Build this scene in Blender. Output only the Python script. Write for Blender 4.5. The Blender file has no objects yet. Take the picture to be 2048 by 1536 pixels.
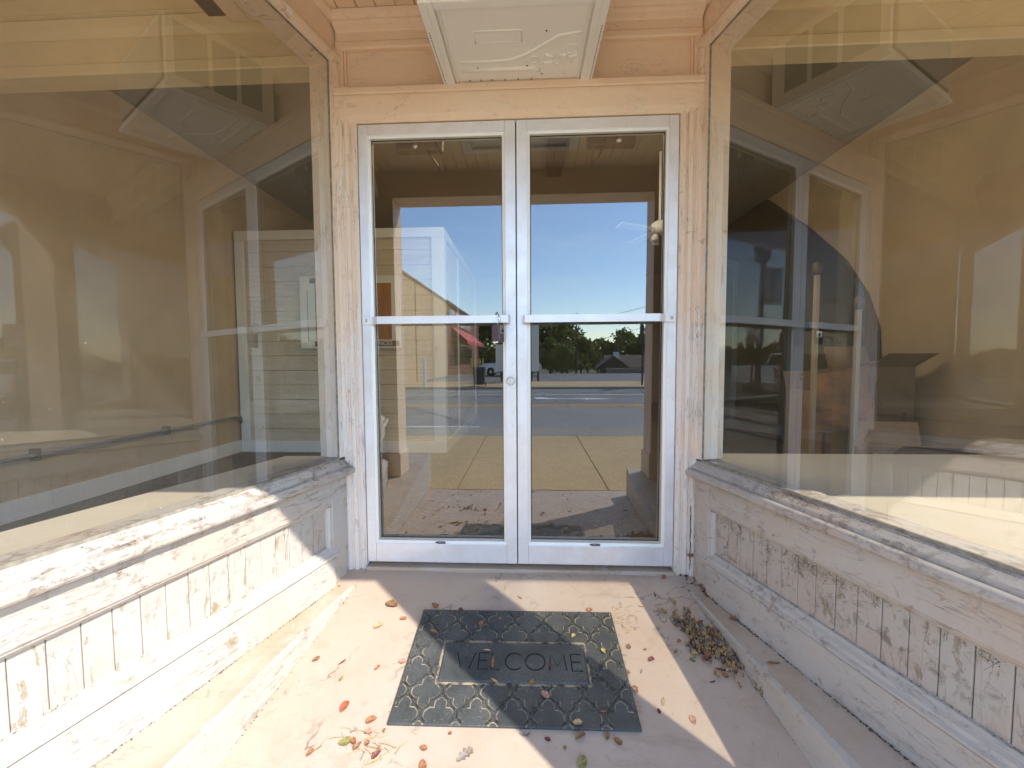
import bpy, bmesh, math, random
from mathutils import Vector, Matrix
S = bpy.context.scene
C = S.collection
rad = math.radians

# ------------------------------------------------------------------ camera
def basis(yaw, pitch, roll):
    cy, sy, cp, sp = math.cos(yaw), math.sin(yaw), math.cos(pitch), math.sin(pitch)
    f = Vector((-sy*cp, cy*cp, sp)); r = Vector((cy, sy, 0)); u = r.cross(f)
    cr, sr = math.cos(roll), math.sin(roll)
    return r*cr + u*sr, u*cr - r*sr, f
cam_d = bpy.data.cameras.new("camera"); cam = bpy.data.objects.new("camera", cam_d); C.objects.link(cam)
r_, u_, f_ = basis(0.0446, -0.0508, -0.0054)
m = Matrix((r_, u_, -f_)).transposed().to_4x4(); m.translation = Vector((0.0611, -1.9057, 0.9849))
cam.matrix_world = m
cam_d.sensor_width = 36; cam_d.lens = 790.9*36/2048; cam_d.clip_start = 0.02; cam_d.clip_end = 2000
S.camera = cam

# ------------------------------------------------------------------ sky, sun, exposure
AZ, EL = rad(48), rad(45.2)
w = bpy.data.worlds.new("World"); S.world = w; w.use_nodes = True
nt = w.node_tree; bg = nt.nodes["Background"]
sky = nt.nodes.new("ShaderNodeTexSky"); sky.sky_type = 'NISHITA'; sky.sun_disc = False
sky.sun_elevation = EL; sky.sun_rotation = rad(132); sky.air_density = 1.15; sky.dust_density = 0.1; sky.ozone_density = 3.5
wtc = nt.nodes.new("ShaderNodeTexCoord"); wmp = nt.nodes.new("ShaderNodeMapping"); wmp.inputs["Scale"].default_value = (2.2, 2.2, 9); wmp.inputs["Rotation"].default_value = (.12, .2, .5)
wn = nt.nodes.new("ShaderNodeTexNoise"); wn.inputs["Scale"].default_value = 2.0; wn.inputs["Detail"].default_value = 10; wn.inputs["Roughness"].default_value = .62; wn.inputs["Distortion"].default_value = .8
wr = nt.nodes.new("ShaderNodeMapRange"); wr.inputs[1].default_value = .54; wr.inputs[2].default_value = .80; wr.inputs[3].default_value = 0; wr.inputs[4].default_value = .16
wm = nt.nodes.new("ShaderNodeMix"); wm.data_type = 'RGBA'; wm.inputs[7].default_value = (6.5, 6.8, 7.2, 1)
nt.links.new(wtc.outputs["Generated"], wmp.inputs[0]); nt.links.new(wmp.outputs[0], wn.inputs[0]); nt.links.new(wn.outputs[0], wr.inputs[0]); nt.links.new(wr.outputs[0], wm.inputs[0])
nt.links.new(sky.outputs[0], wm.inputs[6]); nt.links.new(wm.outputs[2], bg.inputs[0]); bg.inputs[1].default_value = 0.15
sd = bpy.data.lights.new("sun", 'SUN'); sd.energy = 2.0; sd.angle = rad(0.53); sd.color = (1.0, 0.93, 0.82)
so = bpy.data.objects.new("sun", sd); C.objects.link(so)
tosun = Vector((math.sin(AZ)*math.cos(EL), -math.cos(AZ)*math.cos(EL), math.sin(EL)))
so.rotation_euler = tosun.to_track_quat('Z', 'Y').to_euler(); so.location = tosun*30
S.view_settings.view_transform = 'Standard'; S.view_settings.look = 'None'; S.view_settings.gamma = 1
S.view_settings.exposure = 1.84
S.render.engine = 'CYCLES'
cy_ = S.cycles
cy_.use_denoising = True
cy_.max_bounces = 12; cy_.diffuse_bounces = 5; cy_.glossy_bounces = 6; cy_.transmission_bounces = 6; cy_.transparent_max_bounces = 16
cy_.caustics_reflective = False; cy_.caustics_refractive = False; cy_.sample_clamp_indirect = 6

# ------------------------------------------------------------------ material helpers
def mat(name):
    m = bpy.data.materials.new(name); m.use_nodes = True
    return m, m.node_tree, m.node_tree.nodes["Principled BSDF"]
def N(nt, t, **kw):
    n = nt.nodes.new("ShaderNode"+t)
    for k, v in kw.items():
        if k.startswith("i_"): n.inputs[k[2:].replace("_", " ")].default_value = v
        else: setattr(n, k, v)
    return n
def L(nt, a, b): nt.links.new(a, b)
def c4(c): return (c[0], c[1], c[2], 1)
def coords(nt, scale=(1, 1, 1), rot=(0, 0, 0)):
    tc = N(nt, "TexCoord"); mp = N(nt, "Mapping"); mp.inputs["Scale"].default_value = scale; mp.inputs["Rotation"].default_value = rot
    L(nt, tc.outputs["Object"], mp.inputs["Vector"]); return mp.outputs["Vector"]
def noise(nt, vec, scale, detail=8, rough=.6, dist=0):
    n = N(nt, "TexNoise"); n.inputs["Scale"].default_value = scale; n.inputs["Detail"].default_value = detail
    n.inputs["Roughness"].default_value = rough; n.inputs["Distortion"].default_value = dist
    L(nt, vec, n.inputs["Vector"]); return n.outputs["Fac"]
def ramp(nt, fac, lo, hi, a=0.0, b=1.0):
    n = N(nt, "MapRange"); n.inputs["From Min"].default_value = lo; n.inputs["From Max"].default_value = hi
    n.inputs["To Min"].default_value = a; n.inputs["To Max"].default_value = b; n.clamp = True
    L(nt, fac, n.inputs["Value"]); return n.outputs[0]
def mix(nt, fac, a, b):
    n = N(nt, "Mix", data_type='RGBA')
    for s, v in ((0, fac), (6, a), (7, b)):
        if hasattr(v, "is_linked") or hasattr(v, "links"): L(nt, v, n.inputs[s])
        else: n.inputs[s].default_value = c4(v) if s else v
    return n.outputs[2]
def math_(nt, op, a, b=0.0):
    n = N(nt, "Math", operation=op)
    for i, v in enumerate((a, b)):
        if hasattr(v, "links"): L(nt, v, n.inputs[i])
        else: n.inputs[i].default_value = v
    return n.outputs[0]
def bump(nt, bs, h, strength=.3, dist=.002):
    b = N(nt, "Bump"); b.inputs["Strength"].default_value = strength; b.inputs["Distance"].default_value = dist
    L(nt, h, b.inputs["Height"]); L(nt, b.outputs[0], bs.inputs["Normal"])
def plain(name, col, rough=.5, metal=0, var=.08, scale=8, bmp=.1, bdist=.001):
    m, nt, bs = mat(name); v = coords(nt)
    f = noise(nt, v, scale, 6); g = ramp(nt, f, .3, .7)
    L(nt, mix(nt, g, [max(0, c*(1-var)) for c in col], [min(1, c*(1+var)) for c in col]), bs.inputs["Base Color"])
    bs.inputs["Roughness"].default_value = rough; bs.inputs["Metallic"].default_value = metal
    if bmp: bump(nt, bs, noise(nt, v, scale*12, 5), bmp, bdist)
    return m
def paint(name, base, second, under, wood=(.36, .27, .17), peel=.60, deep=.70, second_at=.52, zfade=None, grime=.66, rough=.55, streak=(1, 1, 1), crack=(2.5, 9, 9), crk=1, crk_amt=.3):
    """old paint: base coat, a second coat showing through in patches, chips down to an undercoat and to bare wood, specks of dirt"""
    m, nt, bs = mat(name); v = coords(nt); vs = coords(nt, streak)
    big = noise(nt, v, 2.6, 9, .65, .4)
    if zfade:
        tc = N(nt, "TexCoord"); sp = N(nt, "SeparateXYZ"); L(nt, tc.outputs["Object"], sp.inputs[0])
        z = ramp(nt, sp.outputs[2], zfade[0], zfade[1], .22, -.16)
        big = math_(nt, 'ADD', big, z)
    col = mix(nt, ramp(nt, big, second_at-.06, second_at+.08), base, second)
    fine = noise(nt, v, 30, 8, .7)
    col = mix(nt, ramp(nt, fine, .35, .75, 0, .22), col, [c*.8 for c in base])
    chip = noise(nt, vs, 13, 12, .74, .35)
    cf = ramp(nt, chip, peel, peel+.012); col = mix(nt, cf, col, under)
    wf = ramp(nt, chip, deep, deep+.01); col = mix(nt, wf, col, wood)
    gr = noise(nt, v, 22, 10, .75, .6)
    big2 = noise(nt, v, 1.7, 4)
    g = math_(nt, 'MULTIPLY', ramp(nt, gr, grime, grime+.1), ramp(nt, big2, .42, .62))
    col = mix(nt, math_(nt, 'MULTIPLY', g, .75), col, (.10, .075, .045))
    cn = noise(nt, coords(nt, [x*crk for x, crk in zip(crack, (1, 1, 1))]), 2.4, 5, .6, .25)
    cl = ramp(nt, math_(nt, 'ABSOLUTE', math_(nt, 'SUBTRACT', cn, .5)), .002, .009, 1, 0)
    cl = math_(nt, 'MULTIPLY', cl, ramp(nt, noise(nt, v, 5, 6), .44, .60))
    col = mix(nt, math_(nt, 'MULTIPLY', cl, crk_amt), col, (.12, .09, .06))
    L(nt, col, bs.inputs["Base Color"]); bs.inputs["Roughness"].default_value = rough
    h = math_(nt, 'MULTIPLY', cl, -1.5*crk_amt)
    h = math_(nt, 'ADD', h, math_(nt, 'MULTIPLY', cf, -.6)); h = math_(nt, 'ADD', h, math_(nt, 'MULTIPLY', fine, .35))
    h0 = math_(nt, 'ADD', math_(nt, 'MULTIPLY', cf, -.6), math_(nt, 'MULTIPLY', fine, .35))
    h = math_(nt, 'ADD', h, math_(nt, 'MULTIPLY', wf, -.5))
    bump(nt, bs, h, .7, .002)
    return m
def glassmat(name, refl, fres, tint, dust=.02, dustcol=(.8, .78, .7), wobble=0):
    m = bpy.data.materials.new(name); m.use_nodes = True; nt = m.node_tree
    for n in list(nt.nodes): nt.nodes.remove(n)
    out = N(nt, "OutputMaterial"); tr = N(nt, "BsdfTransparent"); tr.inputs[0].default_value = c4(tint)
    gl = N(nt, "BsdfGlossy"); gl.inputs["Roughness"].default_value = 0.0; gl.inputs[0].default_value = (.97, .98, 1, 1)
    geo = N(nt, "NewGeometry"); dt = N(nt, "VectorMath", operation='DOT_PRODUCT')
    L(nt, geo.outputs["Normal"], dt.inputs[0]); L(nt, geo.outputs["Incoming"], dt.inputs[1])
    cs = math_(nt, 'ABSOLUTE', dt.outputs["Value"])          # Schlick reflectance of a pane, the same from both sides
    schl = math_(nt, 'ADD', math_(nt, 'MULTIPLY', math_(nt, 'POWER', math_(nt, 'SUBTRACT', 1.0, cs), 5.0), .96), .04)
    if wobble:
        b = N(nt, "Bump"); b.inputs["Strength"].default_value = wobble; b.inputs["Distance"].default_value = .02
        L(nt, noise(nt, coords(nt), 1.1, 1), b.inputs["Height"]); L(nt, b.outputs[0], gl.inputs["Normal"])
    fac = math_(nt, 'MINIMUM', math_(nt, 'ADD', math_(nt, 'MULTIPLY', schl, fres), refl), .95)
    m1 = N(nt, "MixShader"); L(nt, fac, m1.inputs[0]); L(nt, tr.outputs[0], m1.inputs[1]); L(nt, gl.outputs[0], m1.inputs[2])
    df = N(nt, "BsdfDiffuse"); df.inputs[0].default_value = c4(dustcol); tl = N(nt, "BsdfTranslucent"); tl.inputs[0].default_value = c4(dustcol)
    md = N(nt, "MixShader"); md.inputs[0].default_value = .4; L(nt, df.outputs[0], md.inputs[1]); L(nt, tl.outputs[0], md.inputs[2])
    v = coords(nt)
    film = ramp(nt, noise(nt, v, 2.2, 8, .7), .3, .75, .3, 1.6)
    sp = ramp(nt, noise(nt, v, 55, 6, .6), .70, .73, 0, 9)
    df_ = math_(nt, 'MULTIPLY', math_(nt, 'ADD', film, sp), dust)
    m2 = N(nt, "MixShader"); L(nt, df_, m2.inputs[0]); L(nt, m1.outputs[0], m2.inputs[1]); L(nt, md.outputs[0], m2.inputs[2])
    L(nt, m2.outputs[0], out.inputs[0]); return m

PEACH = (.86, .66, .49); PINK = (.74, .57, .49); WHITE = (.78, .74, .69)
M = {}
M['peach'] = paint("peach woodwork paint", PEACH, (.85, .69, .53), (.84, .78, .64), peel=.69, deep=.74, second_at=.55, grime=.66)
M['trim'] = paint("peeling pink trim paint", (.84, .67, .52), (.82, .73, .65), (.85, .83, .77), peel=.60, deep=.665, second_at=.5, zfade=(.2, 1.6), grime=.58, streak=(1.3, 1.3, .3), crack=(14, 14, .9), crk_amt=.6)
M['bulk'] = paint("weathered white bulkhead paint", (.575, .49, .415), (.56, .52, .47), (.48, .37, .29), wood=(.36, .28, .19), peel=.61, deep=.665, second_at=.47, grime=.55, streak=(.7, .7, 1), crack=(3, 1.2, 12), crk_amt=.5)
M['board'] = paint("weathered bead board paint", (.545, .50, .445), (.545, .45, .375), (.44, .36, .27), wood=(.38, .28, .17), peel=.595, deep=.65, second_at=.55, grime=.53, streak=(2, 2, .7), crack=(9, 9, 1.2), crk_amt=.5)
M['sill'] = paint("weathered sill paint", (.52, .475, .43), (.52, .40, .33), (.36, .30, .24), wood=(.26, .20, .14), peel=.56, deep=.63, second_at=.56, grime=.52, streak=(.6, .6, 1.5), crack=(12, 1.2, 14), crk_amt=.75)
M['ceil'] = paint("peach ceiling paint", (.86, .65, .45), (.86, .68, .49), (.78, .66, .5), peel=.73, deep=.78, second_at=.5, grime=.68)
M['gap'] = plain("dark gap", (.03, .025, .02), .9, bmp=0)
def alum():
    m, nt, bs = mat("scuffed aluminium"); v = coords(nt)
    col = mix(nt, ramp(nt, noise(nt, v, 3, 6), .3, .7), (.80, .80, .83), (.87, .87, .88))
    sc = math_(nt, 'MULTIPLY', ramp(nt, noise(nt, coords(nt, (6, 6, 1.2)), 14, 10, .75, .5), .60, .66), ramp(nt, noise(nt, v, 3.5, 4), .45, .6))
    col = mix(nt, math_(nt, 'MULTIPLY', sc, .55), col, (.30, .27, .24))
    sk = ramp(nt, noise(nt, v, 45, 8, .7), .66, .70); col = mix(nt, math_(nt, 'MULTIPLY', sk, .6), col, (.35, .30, .25))
    dr = math_(nt, 'MULTIPLY', ramp(nt, noise(nt, coords(nt, (1, 1, 1)), 9, 10, .7), .42, .62), .28); col = mix(nt, dr, col, (.62, .57, .50))
    L(nt, col, bs.inputs["Base Color"]); bs.inputs["Metallic"].default_value = .35; L(nt, ramp(nt, noise(nt, v, 12, 8), .3, .7, .28, .5), bs.inputs["Roughness"])
    bump(nt, bs, noise(nt, v, 60, 4), .06, .001); return m
M['alum'] = alum()
M['bead'] = plain("aluminium glazing bead", (.86, .84, .79), .42, .2, var=.05, scale=3)
M['steel'] = plain("bright steel", (.75, .75, .76), .22, 1, var=.04)
M['black'] = plain("black rubber seal", (.02, .02, .02), .6, bmp=0)
M['doorglass'] = glassmat("door glass", .15, .9, (.80, .79, .71), .009)
M['winglass'] = glassmat("old dusty window glass", .085, 1.9, (.94, .93, .89), .036)
M['winglass2'] = glassmat("old window glass", .085, 1.9, (.94, .93, .89), .006)
M['frontglass'] = glassmat("street window glass", .02, 1.0, (.95, .95, .9), .006)
M['beige'] = plain("beige interior paint", (.82, .68, .43), .6, var=.06, scale=3)
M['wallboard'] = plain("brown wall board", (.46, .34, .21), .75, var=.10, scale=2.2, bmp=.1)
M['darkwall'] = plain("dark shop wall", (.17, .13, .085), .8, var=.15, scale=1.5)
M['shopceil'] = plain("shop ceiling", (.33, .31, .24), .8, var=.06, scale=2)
M['whitetrim'] = plain("white interior trim", (.78, .78, .76), .5, var=.03, scale=4, bmp=.03)
M['shelf'] = plain("painted display shelf", (.60, .53, .42), .45, var=.05, scale=5, bmp=.04)
M['lamp_pole'] = plain("dark lamp post metal", (.03, .035, .035), .5, .3)
M['white'] = plain("white enamel", (.80, .80, .78), .4, var=.03)
M['yellow'] = plain("yellow safety paint", (.72, .50, .05), .5)
M['red'] = plain("red canvas", (.62, .09, .08), .7)
M['tan'] = plain("tan stucco wall", (.56, .40, .24), .85, var=.07, scale=.5)
M['dark'] = plain("dark glass", (.02, .025, .03), .15, bmp=0)
M['silver'] = plain("silver car paint", (.42, .44, .50), .25, .5, bmp=0)
M['carwhite'] = plain("white car paint", (.78, .80, .80), .25, bmp=0)
M['tyre'] = plain("tyre rubber", (.02, .02, .02), .8)
M['binplastic'] = plain("dark bin plastic", (.02, .022, .03), .5)
M['shingle'] = plain("brown roof shingle", (.12, .085, .06), .9, var=.3, scale=20)
M['boxcard'] = plain("brown cardboard", (.34, .22, .12), .8, var=.1, scale=10)
M['postwood'] = plain("pale yellow post", (.36, .29, .18), .6)
M['bronze'] = plain("dull bronze", (.10, .075, .045), .5, .5)

def floormat():
    m, nt, bs = mat("painted pink concrete"); v = coords(nt)
    big = noise(nt, v, 2.2, 10, .62, .5); med = noise(nt, v, 11, 10, .7); fine = noise(nt, v, 90, 6, .7)
    col = mix(nt, ramp(nt, big, .36, .64), (.47, .355, .275), (.49, .40, .33))
    col = mix(nt, ramp(nt, med, .52, .66, 0, .55), col, (.42, .32, .24))
    sp = noise(nt, v, 16, 12, .78, .4); reg = ramp(nt, noise(nt, v, 3.1, 5), .45, .65)
    col = mix(nt, math_(nt, 'MULTIPLY', ramp(nt, sp, .565, .63), math_(nt, 'MULTIPLY', reg, .85)), col, (.24, .18, .12))
    st = noise(nt, coords(nt, (.8, 1.6, 1), (0, 0, .6)), 3.4, 11, .7, .8)
    col = mix(nt, ramp(nt, st, .55, .68, 0, .5), col, (.33, .245, .18))
    cn = noise(nt, coords(nt, (1, 1, 1)), 1.15, 6, .55, .6); cl = ramp(nt, math_(nt, 'ABSOLUTE', math_(nt, 'SUBTRACT', cn, .5)), .0012, .0035, 1, 0)
    cl = math_(nt, 'MULTIPLY', cl, ramp(nt, noise(nt, v, 2.0, 3), .50, .58)); col = mix(nt, math_(nt, 'MULTIPLY', cl, .6), col, (.12, .09, .07))
    sk = noise(nt, coords(nt, (7, 24, 1), (0, 0, .9)), 4, 8, .7, .4); col = mix(nt, math_(nt, 'MULTIPLY', ramp(nt, sk, .66, .70, 0, .65), ramp(nt, noise(nt, v, 2.7, 4), .42, .60)), col, (.20, .15, .11))
    L(nt, mix(nt, ramp(nt, fine, .66, .72, 0, .65), col, (.25, .19, .14)), bs.inputs["Base Color"]); bs.inputs["Roughness"].default_value = .62
    bump(nt, bs, math_(nt, 'ADD', med, math_(nt, 'MULTIPLY', fine, .6)), .35, .003); return m
M['floor'] = floormat()
def concrete(name, a, b, s=1.0):
    m, nt, bs = mat(name); v = coords(nt)
    col = mix(nt, ramp(nt, noise(nt, v, .9*s, 9, .65), .35, .65), a, b)
    col = mix(nt, ramp(nt, noise(nt, v, 7*s, 10, .7), .58, .70, 0, .5), col, [c*.6 for c in a])
    L(nt, mix(nt, ramp(nt, noise(nt, v, 140*s, 4, .7), .5, .75, 0, .35), col, [c*.55 for c in a]), bs.inputs["Base Color"])
    bs.inputs["Roughness"].default_value = .85; bump(nt, bs, noise(nt, v, 90*s, 5), .3, .003); return m
M['pave'] = concrete("tan pavement concrete", (.60, .43, .22), (.50, .36, .18))
M['kerb'] = concrete("kerb concrete", (.38, .33, .26), (.28, .24, .18))
M['asphalt'] = concrete("worn asphalt", (.24, .232, .218), (.19, .185, .175), .6)
M['asphalt2'] = concrete("older pale asphalt", (.30, .285, .26), (.25, .24, .22), .8)
M['lot'] = concrete("old parking asphalt", (.21, .205, .19), (.17, .165, .155), .3)
M['gutter'] = concrete("parking strip asphalt", (.36, .33, .27), (.30, .27, .22), .8)
M['curbtop'] = paint("pink painted concrete step", (.48, .37, .27), (.54, .45, .37), (.60, .57, .53), wood=(.42, .36, .3), peel=.62, deep=.69, grime=.57)
def roadpaint(name, col):
    m, nt, bs = mat(name); v = coords(nt)
    L(nt, mix(nt, ramp(nt, noise(nt, v, 9, 10, .75), .52, .60), col, (.2, .19, .17)), bs.inputs["Base Color"]); bs.inputs["Roughness"].default_value = .8; return m
M['lineyellow'] = roadpaint("worn yellow road paint", (.80, .42, .04)); M['linewhite'] = roadpaint("worn white road paint", (.80, .79, .75))
def brickmat():
    m, nt, bs = mat("red brick"); b = N(nt, "TexBrick")
    tc = N(nt, "TexCoord"); mp = N(nt, "Mapping"); mp.inputs["Rotation"].default_value = (0, math.pi/2, math.pi/2); mp.inputs["Scale"].default_value = (1, 1, 1)
    L(nt, tc.outputs["Object"], mp.inputs["Vector"]); L(nt, mp.outputs[0], b.inputs["Vector"])
    b.inputs["Scale"].default_value = 2.2; b.inputs["Color1"].default_value = (.26, .085, .05, 1); b.inputs["Color2"].default_value = (.19, .06, .04, 1); b.inputs["Mortar"].default_value = (.3, .24, .2, 1)
    L(nt, b.outputs[0], bs.inputs["Base Color"]); bs.inputs["Roughness"].default_value = .9; return m
M['brick'] = brickmat()
def terrazzo():
    m, nt, bs = mat("dark speckled floor"); v = coords(nt)
    vo = N(nt, "TexVoronoi"); vo.inputs["Scale"].default_value = 60; L(nt, v, vo.inputs["Vector"])
    sp = ramp(nt, noise(nt, v, 38, 8, .7), .56, .62)
    col = mix(nt, ramp(nt, noise(nt, v, 8, 8), .35, .7), (.10, .075, .045), (.055, .045, .03))
    L(nt, mix(nt, math_(nt, 'MULTIPLY', sp, .7), col, (.28, .21, .13)), bs.inputs["Base Color"]); bs.inputs["Roughness"].default_value = .6; return m
M['shopfloor'] = terrazzo()
def shiplap():
    m, nt, bs = mat("whitewashed pine board"); v = coords(nt, (1.2, 1, 9))
    g = noise(nt, v, 3.2, 10, .65, 1.5); vb = coords(nt, (.3, .3, 6.06)); hue = noise(nt, vb, 1.0, 0)
    col = mix(nt, ramp(nt, g, .35, .65), (.62, .55, .43), (.50, .41, .28))
    kn = noise(nt, coords(nt), 6, 3); col = mix(nt, ramp(nt, kn, .70, .74, 0, .6), col, (.28, .18, .09))
    L(nt, mix(nt, ramp(nt, hue, .3, .7, 0, .35), col, (.70, .66, .58)), bs.inputs["Base Color"]); bs.inputs["Roughness"].default_value = .6; return m
M['shiplap'] = shiplap()
def acmat():
    m, nt, bs = mat("aged white enamel sheet"); v = coords(nt)
    col = mix(nt, ramp(nt, noise(nt, v, 5, 8), .35, .7), (.88, .87, .83), (.86, .84, .78))
    r = noise(nt, coords(nt, (3, 3, 3)), 9, 12, .75); col = mix(nt, ramp(nt, r, .70, .73), col, (.22, .15, .07))
    L(nt, col, bs.inputs["Base Color"]); bs.inputs["Roughness"].default_value = .45; bump(nt, bs, noise(nt, v, 5, 3), .12, .004); return m
M['ac'] = acmat()
def rubber():
    m, nt, bs = mat("dusty black rubber"); v = coords(nt)
    col = mix(nt, ramp(nt, noise(nt, v, 7, 8), .35, .7), (.040, .044, .046), (.084, .091, .092))
    d = math_(nt, 'MULTIPLY', ramp(nt, noise(nt, v, 160, 4, .7), .52, .62), ramp(nt, noise(nt, v, 6, 6), .42, .6))
    L(nt, mix(nt, math_(nt, 'MULTIPLY', d, .45), col, (.24, .215, .165)), bs.inputs["Base Color"]); bs.inputs["Roughness"].default_value = .55
    bump(nt, bs, noise(nt, v, 260, 4), .3, .0008); return m
M['rubber'] = rubber()
def sandy():
    m, nt, bs = mat("sand filled groove"); v = coords(nt)
    f = noise(nt, v, 26, 8, .7); L(nt, mix(nt, ramp(nt, f, .40, .56), (.035, .037, .036), (.33, .27, .18)), bs.inputs["Base Color"])
    bs.inputs["Roughness"].default_value = .9; bump(nt, bs, noise(nt, v, 300, 3), .5, .001); return m
M['sand'] = sandy()
M['letter'] = plain("matte black groove", (.012, .012, .013), .8, bmp=0)
def leafmat(name, a, b):
    m, nt, bs = mat(name); v = coords(nt)
    g = lambda c, k: [x*(1-k)+(.33*c[0]+.4*c[1]+.27*c[2])*k for x in c]
    col = mix(nt, ramp(nt, noise(nt, v, 60, 6, .7), .35, .65), g(a, .12), [x*.75 for x in g(b, .12)])
    col = mix(nt, ramp(nt, noise(nt, v, 150, 4, .7), .58, .66, 0, .7), col, (.09, .055, .03))
    L(nt, col, bs.inputs["Base Color"]); bs.inputs["Roughness"].default_value = .7; bump(nt, bs, noise(nt, v, 130, 3), .4, .001); return m
LEAF = dict(rust=((.44, .18, .06), (.32, .12, .04)), brown=((.34, .17, .06), (.22, .10, .035)), tan=((.62, .42, .19), (.50, .31, .12)), maroon=((.22, .045, .045), (.14, .03, .03)),
            pink=((.54, .29, .18), (.45, .21, .12)), red=((.48, .13, .06), (.36, .08, .03)), yellow=((.62, .45, .12), (.5, .34, .08)), olive=((.34, .30, .08), (.24, .2, .05)),
            grey=((.34, .29, .23), (.25, .21, .17)), green=((.16, .26, .04), (.12, .2, .03)))
for k, (a, b) in LEAF.items(): M['leaf_'+k] = leafmat(k+" dead leaf", a, b)
def foliage(name, a, b, s=.6):
    m, nt, bs = mat(name); v = coords(nt)
    col = mix(nt, ramp(nt, noise(nt, v, s, 5, .7), .38, .62), a, b)
    L(nt, col, bs.inputs["Base Color"]); bs.inputs["Roughness"].default_value = .6
    tl = N(nt, "BsdfTranslucent"); L(nt, mix(nt, .5, col, (.16, .20, .03)), tl.inputs[0]); mx = N(nt, "MixShader"); mx.inputs[0].default_value = .4
    out = nt.nodes["Material Output"]; L(nt, bs.outputs[0], mx.inputs[1]); L(nt, tl.outputs[0], mx.inputs[2]); L(nt, mx.outputs[0], out.inputs[0])
    return m
M['fol1'] = foliage("deep green foliage", (.06, .10, .025), (.14, .17, .045)); M['fol2'] = foliage("olive foliage", (.10, .135, .035), (.20, .215, .06)); M['fol3'] = foliage("blue green conifer", (.03, .05, .025), (.05, .075, .03))
M['bark'] = plain("grey bark", (.10, .08, .06), .9)
def emit(name, col, s):
    m = bpy.data.materials.new(name); m.use_nodes = True; nt = m.node_tree; bs = nt.nodes["Principled BSDF"]
    bs.inputs["Base Color"].default_value = c4(col); bs.inputs["Emission Color"].default_value = c4(col); bs.inputs["Emission Strength"].default_value = s; return m
M['tube'] = emit("lit fluorescent tube", (1.0, .92, .76), 25)

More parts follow.
